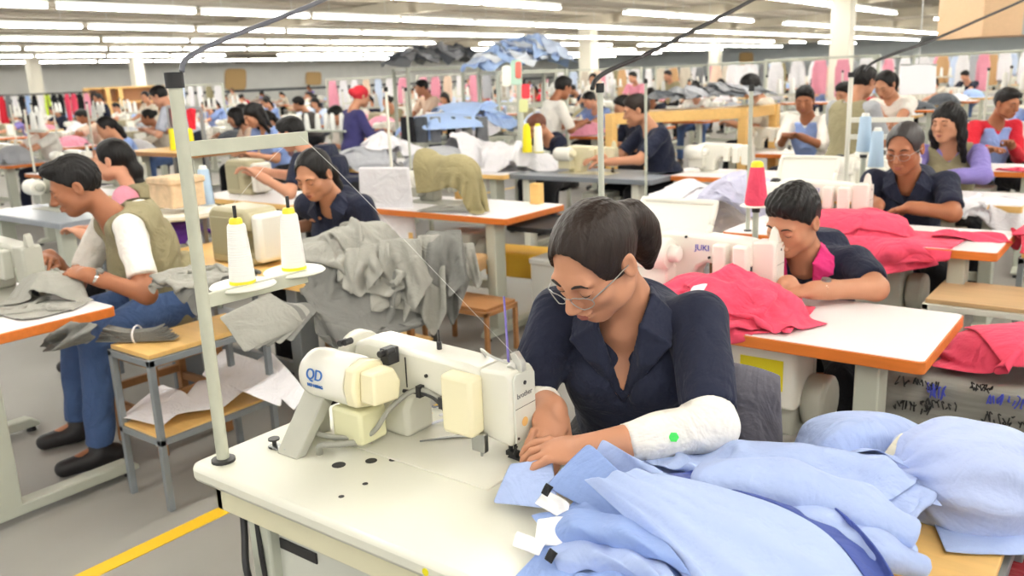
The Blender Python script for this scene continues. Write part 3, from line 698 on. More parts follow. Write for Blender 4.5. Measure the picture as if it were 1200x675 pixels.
def sewing_machine(nx, ny, label, z=.76, style='j', body=WHITEP, near=True, group=None, name='sewing_machine'):
    """needle at (nx, ny); the arm runs to -x, the operator sits at +y"""
    r = thing(name, label, 'sewing machine', (nx, ny, z), 0, group)
    m = MB(); m.rrect(-.46, -.14, .035, .05, 0, .0035, .012); m.build('bed_plate', CREAM if style == 'b' else body, r, bevel=.001)
    m = MB(); m.prism([(-.405, .003), (-.27, .003), (-.27, .07), (-.255, .10), (-.225, .118), (-.05, .118), (-.05, .205), (-.09, .212), (-.38, .222), (-.425, .21), (-.435, .17), (-.43, .12), (-.41, .09)], -.046, .044, axis=1)
    m.build('arm', body, r, bevel=.012, smooth=50)
    m = MB(); m.prism([(-.055, .062), (.022, .050), (.026, .08), (.026, .20), (.015, .212), (-.055, .208)], -.042, .042, axis=1); m.build('head_cover', body, r, bevel=.007, smooth=50)
    m = MB(); m.prism([(-.034, .058), (.034, .058), (.036, .075), (.036, .195), (.028, .206), (-.028, .206), (-.036, .195)], .026, .031, axis=0); fp = m.build('face_plate', body if style == 'j' else mat('pale_face_plate', (224, 226, 214), rough=.3, metal=.1), r, bevel=.0015)
    if near:
        m = MB(); m.box(.0308, -.034, .1315, .0314, .034, .1327); m.lathe([(.0045, .031), (.0045, .0325)], (0, .0, .182), 0, 10); m.build('screw', DARK, fp)
        for y, zz in ((-.028, .068), (.026, .066)): m = MB(); m.lathe([(.003, .031), (.003, .0328)], (0, y, zz), 0, 8); m.build('screw', DARK, fp)
    m = MB(); m.cyl((0, 0, .004), (0, 0, .075), .0035, None, 8); m.cyl((-.012, .0, .02), (-.012, 0, .075), .005, None, 8); m.box(-.02, -.008, .012, .006, .008, .022); m.prism([(-.018, .006), (.016, .004), (.018, .007), (-.012, .014)], -.006, .006, axis=1); m.cyl((.004, -.012, .02), (.02, -.02, .045), .002, None, 6)
    m.build('needle_bar', DARK, r)
    m = MB(); m.lathe([(.03, -.437), (.062, -.440), (.066, -.448), (.066, -.470), (.058, -.476), (.02, -.480)], (0, 0, .155), 0, 24); m.build('handwheel', body if style == 'b' else DARK, r, smooth=50)
    m = MB(); m.lathe([(.02, -.482), (.042, -.478), (.054, -.462), (.057, -.440), (.057, -.330), (.052, -.322)], (0, -.128, .158), 0, 28); mo = m.build('motor', WHITEP, r, smooth=50)
    if style == 'b':
        m = MB(); m.prism([(-.045, .115), (.0, .106), (.045, .115), (.052, .158), (.042, .200), (0, .210), (-.042, .200), (-.052, .158)], -.322, -.290, axis=0); m.prism([(-.035, .125), (.04, .118), (.05, .16), (.03, .195), (-.03, .195)], -.29, -.245, axis=0); m.v = [(p[0], p[1]-.128, p[2]) for p in m.v]; m.build('motor_cap', IVORY, r, bevel=.006)
        m = MB(); m.box(-.385, -.165, .022, -.292, -.085, .100); m.build('switch_box', mat('green_ivory', (226, 224, 184), rough=.4), r, bevel=.008)
        m = MB(); m.box(-.128, -.085, .068, -.045, -.040, .198); m.build('solenoid_cover', IVORY, r, bevel=.009)
        m = MB(); m.prism([(-.255, .0), (-.228, .0), (-.105, .135), (-.15, .135)], -.475, -.405, axis=0); m.prism([(-.255, 0), (-.1, 0), (-.1, .1)], -.475, -.468, axis=0); m.build('motor_bracket', GREYP, r, bevel=.004)
        m = MB(); m.tube(catmull([(-.46, -.16, .10), (-.47, -.17, .05), (-.40, -.185, .035), (-.30, -.14, .04), (-.262, -.10, .10), (-.22, -.055, .135), (-.14, -.05, .120)]), .006, 8); m.tube(catmull([(-.30, -.13, .025), (-.335, -.19, .030), (-.368, -.215, .028), (-.388, -.205, .0)]), .0075, 8); m.build('cable', CABLEG, r, smooth=180)
        m = MB(); m.tube(catmull([(-.262, -.058, .125), (-.20, -.054, .128), (-.16, -.056, .118), (-.12, -.062, .085), (-.10, -.06, .070)]), .0045, 8)
        for x, zz in ((-.215, .135), (-.150, .122)): m.box(x-.006, -.062, zz-.016, x+.006, -.044, zz+.010)
        m.build('wire_harness', DARK, r, smooth=60)
        m = MB(); m.box(-.30, -.085, .188, -.275, -.05, .225)
        for x, y, zz in ((-.43, -.075, .215), (-.418, -.07, .218), (-.29, -.085, .215), (-.278, -.075, .219)): m.lathe([(.008, -.012), (.008, .012)], (x, y, zz), 1, 10)
        m.build('clamp_knob', DARK, r, bevel=.002)
        m = MB(); m.lathe([(.004, -.004), (.004, .004)], (-.20, -.046, .168), 1, 10); m.lathe([(.005, -.004), (.005, .004)], (-.335, -.046, .10), 1, 10); m.box(-.262, -.048, .13, -.260, -.046, .20); m.build('bolt', DARK, r)
        m = MB(); m.cyl((-.20, .0, .212), (-.20, 0, .26), .0016, None, 6); m.lathe([(.006, .212), (.006, .232), (.003, .234)], (-.20, .0, 0), 2, 8); m.build('spool_pin', DARK, r)
        m = MB(); m.tube(catmull([(-.085, .02, .212), (-.08, 0, .235), (-.045, -.01, .228), (-.01, .0, .216)]), .003, 6); m.prism([(-.002, .205), (.03, .205), (.028, .225), (.012, .245), (0, .24), (.006, .225)], -.006, .010, axis=1); m.cyl((.006, -.012, .21), (.006, .02, .226), .010, None, 10); m.build('thread_guide', mat('pale_metal', (206, 206, 200), rough=.3, metal=.4), r, bevel=.001)
        m = MB(); m.box(-.07, -.06, .03, -.035, -.045, .072); m.box(-.052, -.055, .018, -.046, -.05, .05); m.build('lifter', METAL, r, bevel=.003)
        m = MB(); m.box(-.028, -.0305, .0, -.01, .03, .0005); m.build('needle_plate', METAL, r)
        text('logo_lettering', 'brother', .0165, INKG, fp, frame((.0315, -.002, .158), (0, 1, 0), (0, 0, 1)))
        m = MB(); m.lathe([(.010, .031), (.010, .0318)], (0, -.004, .098), 0, 16); m.build('sticker', mat('orange_sticker', (226, 180, 110)), fp)
        text('logo_lettering', 'QD', .034, INKB, mo, frame((-.405, -.128-.0575, .174), (1, 0, 0), (0, .26, 1)), .001); text('logo_lettering', 'HO HSING', .0105, INKB, mo, frame((-.405, -.128-.0576, .149), (1, 0, 0), (0, -.12, 1)), .001)
    else:
        m = MB(); m.lathe([(.02, -.325), (.030, -.32), (.030, -.29), (.024, -.285)], (0, -.128, .16), 0, 16); m.build('motor_knob', body, r, smooth=50)
        m = MB(); m.box(-.46, -.12, .035, -.34, -.04, .105); m.build('motor_mount', body, r, bevel=.008)
        for x0, x1, zb in ((-.185, -.135, .085), (-.112, -.058, .075)): m = MB(); m.box(x0, -.085, zb, x1, -.040, .196); m.build('solenoid_cover', body, r, bevel=.008)
        m = MB(); m.prism([(-.012, .205), (.028, .205), (.02, .25), (.006, .262), (-.002, .25)], -.014, .014, axis=1); m.build('thread_guide', body, r, bevel=.004)
        if near:
            text('logo_lettering', 'JUKI', .030, INKV, r, frame((-.238, -.0475, .172), (1, 0, 0), (0, 0, 1)), .0008)
            m = MB()
            for x, zz in ((-.21, .14), (-.44, .205), (-.30, .208)): m.lathe([(.005, -.005), (.005, .005)], (x, -.047, zz), 1, 8)
            m.build('bolt', DARK, r)
    return r
def thread_stand(x, y, label, h=1.58, z=.76, trays=(), m_=GREENM, r0=.0135, group=None, guides=1):
    r = thing('thread_stand', label, 'thread stand', (x, y, z), 0, group); m = MB(); m.cyl((0, 0, 0), (0, 0, h-z-.02), r0, None, 14); m.build('pole', m_, r, smooth=50)
    m = MB(); m.lathe([(r0*1.9, -.0), (r0*1.9, .006), (r0*1.3, .008)], (0, 0, 0), 2, 16); m.build('base_flange', DARK, r)
    m = MB(); m.cyl((0, 0, h-z-.03), (0, 0, h-z), r0*1.35, None, 14); m.build('pole_cap', BLACKP, r)
    for dx, dy, zz, L in trays:
        m = MB(); d = unit((dx, dy, 0)); e = d*L; m.bar((0, 0, zz-z), (e[0], e[1], zz-z), .012, .030); m.build('cross_arm', m_, r, bevel=.002)
    return r
def thread_cone(x, y, z, label, m_=THREADW, tip=YCONE, s=1., group=None, h=.165):
    r = thing('thread_cone', label, 'thread', (x, y, z), 0, group); m = MB()
    m.lathe([(.034*s, 0), (.036*s, .004), (.035*s, .02), (.0255*s, h*s-.005), (.022*s, h*s)], n=20); m.build('thread', m_, r, smooth=50)
    m = MB(); m.lathe([(.019*s, h*s-.001), (.018*s, h*s+.010*s), (.015*s, h*s+.016*s), (.006*s, h*s+.0165*s)], n=14); m.build('cone_tip', tip, r, smooth=50); m = MB(); m.lathe([(.037*s, -.003), (.037*s, .004)], n=16); m.build('cone_base', tip, r, smooth=50); return r
def stool_shelf(x0, y0, x1, y1, z, zl, label, name='shelf_stool', top=YWOOD, fr=STEELG):
    cx, cy = (x0+x1)/2, (y0+y1)/2; r = thing(name, label, 'stool', (cx, cy, 0)); w, d = (x1-x0)/2, (y1-y0)/2; t = .012
    m = MB(); m.box(-w+.01, -d+.01, z-.018, w-.01, d-.01, z); m.build('top_board', top, r, bevel=.002)
    for sx in (1, -1):
        for sy in (1, -1): m = MB(); m.box(sx*(w-t)-t, sy*(d-t)-t, 0, sx*(w-t)+t, sy*(d-t)+t, z-.018); m.build('leg', fr, r, bevel=.002)
    m = MB()
    for zz in ([z-.045] + ([zl-.035] if zl else [])):
        for sy in (1, -1): m.box(-w, sy*(d-t)-t, zz, w, sy*(d-t)+t, zz+.025)
        for sx in (1, -1): m.box(sx*(w-t)-t, -d, zz, sx*(w-t)+t, d, zz+.025)
    m.build('frame', fr, r, bevel=.002)
    if zl: m = MB(); m.box(-w+.01, -d+.01, zl-.012, w-.01, d-.01, zl); m.build('shelf_board', top, r, bevel=.002)
    return r
def chair(x, y, rz, label, z=.45, m_=BROWNW, group=None, back=True, name='wooden_chair'):
    r = thing(name, label, 'chair', (x, y, 0), rz, group)       # back towards +y
    m = MB(); m.rrect(-.19, -.19, .19, .19, z-.03, z, .02); m.build('seat', m_, r, bevel=.005)
    for sx in (1, -1):
        for sy in (1, -1): m = MB(); m.bar((sx*.165, sy*.165, 0), (sx*.16, sy*.16, z-.03), .035); m.build('leg', m_, r, bevel=.004)
    m = MB(); m.box(-.165, -.012+.165, .2, .165, .012+.165, .235); m.box(-.165, -.177, .16, .165, -.153, .195); m.box(.153, -.165, .24, .177, .165, .275); m.box(-.177, -.165, .24, -.153, .165, .275); m.build('stretcher', m_, r, bevel=.003)
    if back:
        for sx in (1, -1): m = MB(); m.bar((sx*.165, .17, z-.03), (sx*.16, .215, z+.42), .032); m.build('back_post', m_, r, bevel=.004)
        m = MB(); m.box(-.17, .185, z+.26, .17, .21, z+.42); m.build('backrest', m_, r, bevel=.008)
    return r
# ------------------------------------------------------------------ the front workplace
sewing_table(-.43, .93, 'cream rounded-edge sewing table in front of the bespectacled woman, a yellow dot on its rim', WORKTOP, None, 1.2, .55, style='front')
ft = COL.objects['sewing_table']
for u, v, r in ((435, 540, .013), (397, 545, .015), (400, 582, .006), (428, 567, .006), (460, 539, .008)):
    p = at_z(u, v, .76); m = MB(); m.lathe([(r, .7601), (r, .7606)], (p[0]+1.03, p[1]-1.205, 0), 2, 14); m.build('cable_hole', BLACKP, ft)
p = at_z(500, 668, .742); m = MB(); m.lathe([(.007, -.2765), (.007, -.275)], (p[0]+1.03, 0, .74), 1, 14); m.build('dot_sticker', mat('yellow_sticker', (238, 226, 30)), ft)
m = MB(); m.tube(catmull([(-.52, -.2, .70), (-.50, -.22, .6), (-.46, -.25, .52), (-.47, -.2, .4), (-.42, -.18, .3)]), .008, 8); m.tube(catmull([(-.45, -.22, .70), (-.43, -.23, .55), (-.44, -.21, .42)]), .006, 8); m.build('hanging_cord', DARK, ft, smooth=180)
m = MB(); m.box(-.46, -.20, .36, -.10, .02, .64); m.build('control_box', mat('pale_box', (206, 208, 198), rough=.5), ft, bevel=.01)
m = MB(); m.box(-.40, -.204, .585, -.28, -.199, .61); m.box(-.06, -.245, .0, .0, -.2, .6); m.build('control_panel', DARK, ft, bevel=.002)
sewing_machine(-1.03, 1.327, 'cream sewing machine with a white motor on its back, in front of the bespectacled woman', style='b', body=CREAM)
thread_stand(-1.572, .983, 'tall grey-green thread stand pole rising from the left end of the front cream table', 1.585, trays=((.02, 1, 1.12, .27), (.06, 1, 1.435, .30)), r0=.0135)
ts = COL.objects['thread_stand']
for y, x in ((.115, -.02), (.265, -.03)):
    m = MB(); m.lathe([(.012, .364), (.068, .366), (.072, .369), (.068, .373), (.012, .374)], (x, y, 0), 2, 26); m.build('spool_plate', PLATEW, ts, smooth=40)
    m = MB(); m.cyl((x, y, .37), (x, y, .545), .004, None, 8); m.build('spool_pin', DARK, ts)
for q, (y, x) in enumerate(((.115, -.02), (.265, -.03))):
    thread_cone(-1.572+x, .983+y, 1.137, ('white thread cone with a yellow tip on the front stand, the one nearer its pole', 'white thread cone with a yellow tip on the front stand, far end of its tray')[q], s=.78, h=.165)
m = MB(); m.tube(catmull([at_d(*q) for q in ((213, 84, 1.675), (216, 72, 1.68), (232, 60, 1.72), (270, 43, 1.8), (330, 20, 1.95), (385, -3, 2.1), (460, -40, 2.4), (540, -80, 2.7), (580, -100, 2.9))]), .0055, 8); tag(m.build('power_cable', mat('blue_grey_cable', (96, 98, 108), rough=.45), smooth=180), 'grey power cable curving up from the front thread stand to the ceiling', 'cable')
m = MB(); a = V3(-1.592, 1.098, 1.31); b = V3(-1.59, 1.25, 1.42); c = V3(-1.03, 1.33, 1.0); m.tube(catmull([a, b, (-1.5, 1.26, 1.41), c]), .0004, 5); tag(m.build('sewing_thread', THREADW, smooth=180), 'fine white thread running from the front cone to the machine head', 'thread')
m = MB(); m.cyl((-1.045, 1.335, .975), (-1.052, 1.338, 1.115), .0028, .0022, 8); tag(m.build('thread_rod', mat('violet_plastic', (128, 116, 190), rough=.4)), 'thin violet rod standing on top of the front sewing machine', 'rod')
# bobbin winder at the table's left end
r = thing('bobbin_winder', 'small dark bobbin winder screwed to the left end of the front table', 'bobbin winder', at_z(322, 524, .76)); m = MB(); m.lathe([(.014, 0), (.014, .004), (.005, .006), (.005, .016), (.013, .018), (.013, .022)], n=14); m.build('spindle', DARK, r)
m = MB(); m.box(-.01, -.012, 0, .06, .012, .006); m.cyl((.05, 0, .006), (.05, 0, .012), .012, None, 12); m.build('bracket', METAL, r, bevel=.002)
# snips and small trimmings on the bed
r = thing('thread_snips', 'small steel thread snips lying under the arm of the front machine', 'scissors', at_z(528, 514, .7615), .9); m = MB(); m.prism([(-.07, .0), (.0, .006), (.05, .016), (.055, .010), (.0, -.002)], 0, .003); m.build('blade', METAL, r); m = MB(); m.prism([(-.07, .0), (.0, -.006), (.05, -.016), (.055, -.010), (.0, .002)], .003, .006); m.build('blade', METAL, r)
m = MB(); m.tube([(.05, .013, .003), (.075, .016, .003), (.09, .0, .003), (.075, -.016, .003), (.05, -.013, .003)], .004, 6); m.build('handle', mat('white_handle', (226, 226, 230)), r)
rr = random.Random(5)
for i, (u, v, c_) in enumerate(((510, 478, (90, 96, 110)), (524, 486, (226, 226, 232)), (500, 488, (232, 210, 150)), (548, 502, (220, 222, 232)), (513, 496, (206, 208, 220)))):
    p = at_z(u, v, .764); a = rr.uniform(0, 6); m = MB(); d = V3(math.cos(a), math.sin(a), 0)*.022; e = V3(-math.sin(a), math.cos(a), 0)*.008
    G = np.array([[p+d*(s/3)+e*t+V3(0, 0, .0015+.004*abs(math.sin(s*1.7+i))) for t in (-1, 1)] for s in range(-3, 4)])
    tag(grid_obj('fabric_scrap', G, mat('scrap%d' % i, c_, rough=.8), solid=.0012), ('dark grey', 'white', 'straw-coloured', 'pale bluish-white', 'pale grey')[i]+' scrap of trimming under the front machine arm', 'scrap')
# the woman at the front machine
J = skel(at_d(697, 305, 1.74), math.radians(20), 24, hl=at_d(662, 527, 1.66), hr=at_d(652, 484, 1.80), fwd=(-.13, -.78, -.58), tilt=0.05, floor=0, shw=.152)
P0 = J['S']
J['elL'] = at_d(832, 498, 1.70); J['wrL'] = at_d(694, 527, 1.64); J['hdL'] = unit(at_d(630, 528, 1.655)-J['wrL']); J['elR'] = at_d(615, 470, 1.95); J['wrR'] = at_d(648, 478, 1.83); J['hdR'] = unit(at_d(640, 520, 1.75)-J['wrR'])
J['bust'] = 1
person('woman in glasses and a navy shirt with white arm covers, sewing at the front machine', J, skin=SKIN, hair='pony', hairm=HAIRB, top=NAVY, collar='lapel', deep=.19, sleeve=.86, glasses=True, arm_covers=WHITEC, pants=BLACKC, hands=((-.35, .1, -1), (-.2, -.5, -1)), curl=(.62, .6), seed=1)
m = MB(); q = at_d(796, 511, 1.60); o_ = pos_ = COL.objects['person'].location; nn = unit(np.array([0, 0, CAMH])-q)
for c_ in COL.objects['person'].children:
    if c_.name.startswith('arm_cover'):
        P_ = np.array([v.co[:] for v in c_.data.vertices])+np.array(o_); d_ = np.linalg.norm(np.array([(p-[0, 0, CAMH]) @ CR/((p-[0, 0, CAMH]) @ CF)*FPX+600 for p in P_])-796)
        pr = np.array([((p-[0, 0, CAMH]) @ CR/((p-[0, 0, CAMH]) @ CF)*FPX+600, 337.5-(p-[0, 0, CAMH]) @ CU/((p-[0, 0, CAMH]) @ CF)*FPX, (p-[0, 0, CAMH]) @ CF) for p in P_])
        near_ = np.hypot(pr[:, 0]-796, pr[:, 1]-511) < 7
        if near_.any():
            q = P_[near_][pr[near_, 2].argmin()]; par = c_
m.lathe([(.010, -.001), (.010, .0015)], (0, 0, 0), 2, 6); o = m.build('green_sticker', mat('green_sticker', (60, 220, 90), rough=.5), par); o.matrix_local = Matrix.Translation(Vector(q-np.array(o_)+nn*.002)) @ Vector(nn).to_track_quat('Z', 'Y').to_matrix().to_4x4()
# ------------------------------------------------------------------ the light blue shirts in the foreground
BLUE = cloth_mat('light_blue_shirting', (168, 186, 228), noise=.04, wrinkle=.4); BLUE2 = cloth_mat('deeper_blue_shirting', (142, 166, 218), noise=.05, wrinkle=.4); INTER = cloth_mat('white_interfacing', (244, 244, 246), noise=.02)
STY0, STY1 = 1.02, 1.78
stool_shelf(-.405, STY0, -.135, STY1, .74, .32, 'yellow-topped shelf stool under the blue shirts, at the right end of the front table')
FB = Field2(-1.15, .65, .35, 2.15, .25, res=.011)
X_, Y_ = np.meshgrid(FB.x0+np.arange(FB.h.shape[0])*FB.res, FB.y0+np.arange(FB.h.shape[1])*FB.res, indexing='ij')
FB.h[(X_ > -1.63) & (X_ < -.43) & (Y_ > .93) & (Y_ < 1.48)] = .762
FB.h[(X_ > -.41) & (X_ < -.13) & (Y_ > STY0) & (Y_ < STY1)] = .742
FB.h[(X_ >= -.43) & (X_ <= -.41) & (Y_ > STY0) & (Y_ < 1.48)] = .75
keep = FB.h < .5
FB.mound(-.50, 1.30, .40, .30, .055, .25); FB.mound(-.40, 1.52, .24, .2, .05); FB.h[keep] = .25
SH = dict(cat='shirt', group='light blue shirts on the front table')
def blue(lab, *a, m=BLUE, **k): return lay_cloth('shirt', m, FB, *a, label=lab, **{**SH, **k})
blue('light blue shirt lying lowest, under the others on the front table', .56, .50, (-.53, 1.20, .88), .2, seed=11, squeeze=(.72, .7), m=BLUE2)
blue('light blue shirt bunched up at the far side of the heap beside the chair', .52, .56, (-.50, 1.56, .93), .5, seed=12, squeeze=(.52, .6), kf=75, fric=.95)
blue('light blue shirt spread over the right end of the front table', .62, .50, (-.50, 1.38, .98), -.35, seed=14, squeeze=(.7, .55), kf=70, fric=.95, steps=70)
blue('light blue shirt gathered in small folds at the near edge of the front table', .56, .42, (-.45, .98, .90), .5, seed=23, squeeze=(.6, .5), kf=80, m=BLUE2, fric=.95, steps=60)
blue('light blue shirt with its hem turned over on the far top of the heap', .58, .44, (-.54, 1.46, 1.05), -.35, seed=37, squeeze=(.62, .6), kf=60, fric=.95, steps=70)
blue('light blue shirt bunched at the far end of the yellow stool, below the curved hem', .44, .38, (-.33, 1.66, .92), .2, seed=51, squeeze=(.55, .6), kf=70, fric=.95, steps=65)
def surf(rows, n=26, m_=34, amp=.004, seed=0):
    """smooth cloth surface through a grid of (u, v, z) points"""
    C = np.array([[at_z(*p) for p in r] for r in rows]); A = np.array([catmull(list(r), 10) for r in C]); B = np.array([catmull(list(A[:, j]), 10) for j in range(A.shape[1])])
    r = np.random.default_rng(seed); N_, M_ = B.shape[:2]; I, J_ = np.meshgrid(np.linspace(0, 1, N_), np.linspace(0, 1, M_), indexing='ij')
    for _ in range(6):
        k = r.normal(size=2)*(5, 13); B[:, :, 2] += amp*.5*(1-2*np.abs(np.sin(.5*(k[0]*I+k[1]*J_+r.uniform(0, 6)+1.5*np.sin(4*I+3*J_)))))*np.sin(PI*np.clip(J_*.9+.05, 0, 1))
    FB.lay(B); return B
G = surf([[(684, 562, .862), (722, 596, .850), (768, 640, .842), (820, 700, .825), (872, 790, .78)],
          [(706, 558, .885), (756, 596, .878), (815, 644, .872), (880, 708, .855), (930, 795, .81)],
          [(735, 552, .90), (800, 584, .90), (880, 622, .89), (950, 680, .865), (1000, 760, .82)],
          [(775, 556, .895), (850, 572, .90), (925, 598, .89), (985, 640, .87), (1035, 710, .82)]], amp=.0075, seed=4)
tag(grid_obj('shirt', G, cloth_mat('pale_blue_shirting', (174, 192, 232), noise=.03, wrinkle=.2)), 'smooth light blue shirt front running from the collar to the near edge of the heap', **{'cat': 'shirt', 'group': SH['group']})
G = surf([[(775, 556, .888), (850, 572, .89), (925, 598, .88), (985, 640, .86), (1035, 710, .81)], [(800, 553, .885), (872, 566, .88), (955, 592, .865), (1012, 640, .845), (1052, 710, .80)], [(815, 550, .893), (890, 560, .893), (968, 588, .88), (1022, 636, .86), (1062, 700, .81)]], amp=.001)  # dark blue strip: shade inside the open shirt front, put in as colour
tag(grid_obj('shirt_gap_shade', G, cloth_mat('blue_gap_shade', (74, 90, 158), noise=.05)), 'darker blue facing along the open front edge of the shirt', 'facing')  # the 'facing' is the shade inside the open front, put in as colour
def sleeve(lab, pts, rs, seed):
    sh = Shape(); P = [at_z(*p) for p in pts]
    for a, b, r0, r1 in zip(P, P[1:], rs, rs[1:]): sh.cone(a, b, r0, r1, .03, flat=((0, 0, 1), .72))
    r = np.random.default_rng(seed); K = r.normal(size=(4, 3))*45; lo, hi = sh.bounds()
    sh.warp(lambda X, Y, Z: .0028*sum(np.sin(K[i, 0]*X+K[i, 1]*Y+K[i, 2]*Z*.6+i) for i in range(4)), lo-.05, hi+.05)
    d = unit(P[-1]-P[-2]); sh.cut(P[-1], d, .008)
    v, q = sh.mesh(.0055); return tag(fast_mesh('sleeve', v, q, BLUE), lab, 'sleeve', 'loose shirt sleeves on the heap')
sleeve('light blue sleeve ending at the yellow stool, the upper of two', ((840, 560, .885), (930, 572, .88), (1010, 596, .86), (1072, 628, .825)), (.045, .050, .046, .036), 1)
sleeve('light blue sleeve beside the darker facing, the lower of two', ((860, 590, .85), (950, 612, .85), (1020, 640, .83), (1085, 664, .795)), (.04, .042, .036, .026), 2)  # the 'darker facing' is shirt_gap_shade, shade put in as colour
G = surf([[(930, 520, .80), (945, 494, .83), (985, 482, .84), (1040, 484, .84), (1082, 500, .80)], [(955, 524, .84), (972, 502, .875), (1005, 492, .885), (1040, 500, .87), (1068, 514, .83)], [(985, 540, .83), (1000, 526, .845), (1016, 520, .85), (1040, 524, .84), (1056, 536, .82)], [(1000, 560, .80), (1010, 552, .80), (1022, 546, .80), (1040, 550, .79), (1052, 558, .78)]], amp=.004)
tag(grid_obj('shirt_hem', G, BLUE), 'curved light blue hem folded up at the far top of the heap', 'shirt')
for i, (lab, rows) in enumerate((('light blue gathered fold at the near left of the heap, upper', [[(622, 604, .775), (636, 622, .785), (650, 640, .775)], [(660, 598, .815), (676, 618, .835), (690, 640, .81)], [(710, 600, .84), (730, 624, .865), (748, 650, .84)], [(764, 616, .845), (790, 646, .86), (812, 676, .84)]]),
        ('light blue gathered fold at the near left of the heap, middle', [[(640, 640, .775), (648, 655, .785), (655, 672, .775)], [(684, 630, .81), (694, 650, .825), (702, 672, .80)], [(730, 636, .83), (745, 660, .845), (756, 686, .82)], [(780, 660, .84), (800, 690, .845), (812, 720, .82)]]),
        ('light blue gathered fold at the near left of the heap, lowest', [[(668, 664, .775), (674, 684, .785), (680, 704, .775)], [(706, 660, .80), (718, 684, .815), (728, 708, .79)], [(748, 674, .82), (762, 700, .83), (772, 730, .80)], [(790, 700, .83), (808, 730, .835), (820, 760, .80)]]))):
    G = surf(rows, seed=40+i, amp=.0); n_, m2 = G.shape[:2]; I_, J_ = np.meshgrid(np.linspace(0, 1, n_), np.linspace(0, 1, m2), indexing='ij'); G[:, :, 2] += .007*np.sin(2*PI*(2.6*J_+.5*np.sin(3*I_+i)))*np.sin(PI*J_)**.5*(.4+.6*I_)
    tag(grid_obj('shirt_fold', G, (BLUE2, BLUE, BLUE2)[i]), lab, 'shirt', None)
# collar stand by the hands, two upright flaps
def flap(lab, P, m, nm='collar', cat='collar', group=None, n=9, bulge=.012, solid=.0022):
    a, b, c, d = (V3(*p) for p in P); nr = unit(np.cross(b-a, d-a)); G = np.zeros((n, n, 3))
    for i in range(n):
        for j in range(n):
            s, t = i/(n-1), j/(n-1); G[i, j] = (a*(1-s)+b*s)*(1-t)+(d*(1-s)+c*s)*t+nr*bulge*(math.sin(PI*s)*.8+.35*math.sin(2.2*PI*s+3*t))*(.4+.6*t)
    return tag(grid_obj(nm, G, m, solid=solid), lab, cat, group)
D_ = lambda u, v, dep: at_d(u, v, dep)
flap('light blue collar flap standing up beside the sewing hands', (D_(638, 570, 1.585), D_(770, 640, 1.41), D_(786, 606, 1.44), D_(690, 518, 1.575)), BLUE2, bulge=.014)
flap('light blue collar band folded over behind the standing collar flap', (D_(690, 552, 1.60), D_(812, 592, 1.47), D_(770, 548, 1.53), D_(706, 514, 1.60)), BLUE, bulge=.018)
flap('light blue shirt edge lying under the needle of the front machine', (D_(577, 590, 1.605), D_(655, 598, 1.545), D_(648, 540, 1.635), D_(598, 543, 1.665)), BLUE, 'shirt_edge', 'shirt', bulge=.006)
for i, (lab, P) in enumerate((('white interfacing piece under the collar flap, upper of three', ((626, 590, 1.52), (664, 612, 1.47), (668, 590, 1.49), (640, 574, 1.53))), ('white interfacing piece hanging below the collar flap, middle of three', ((626, 640, 1.45), (664, 640, 1.43), (668, 606, 1.455), (630, 608, 1.48))),
        ('white interfacing corner at the table edge, lowest of three', ((600, 640, 1.46), (632, 652, 1.42), (640, 636, 1.44), (606, 622, 1.475))))):
    flap(lab, [D_(*q) for q in P], INTER, 'interfacing', 'fabric piece', bulge=.006)
for i, (u, v, dep, lab) in enumerate(((634, 578, 1.50, 'upper white piece'), (638, 655, 1.40, 'lowest white piece'))):
    p = D_(u, v, dep); flap('small dark woven label beside the '+lab, (p, p+V3(.022, -.012, .004), p+V3(.026, .002, .018), p+V3(.004, .012, .016)), BLACKC, 'woven_label', 'label', bulge=.002)
def strip(lab, top, bot, w, m, across, out, seed=0, cat='garment', group=None, nm='garment', point=.3, n=14, k=22):
    """a hanging length of cloth between two points, folded lengthwise and ending in a slanted hem"""
    r = np.random.default_rng(seed); top, bot = V3(*top), V3(*bot); across, out = unit(across), unit(out); G = np.zeros((n, k, 3)); s0, f0, f1, p0 = r.uniform(-.4, .4), r.uniform(7, 11), r.uniform(2, 5), r.uniform(0, 6)
    for i in range(n):
        for j in range(k):
            s, t = i/(n-1)-.5, j/(k-1); tt = t*(1-point*abs(s-s0)*1.6)
            G[i, j] = top*(1-tt)+bot*tt+across*s*w*(.75+.35*t)+out*(.10*w*math.sin(PI*min(1, t*1.3))+(.035*math.sin(f0*s+p0+f1*t)+.018*math.sin(2.3*f0*s-4*t+p0))*min(1, .25+t)*min(1, w/.22))
    return tag(grid_obj(nm, G, m, solid=.004), lab, cat, group)
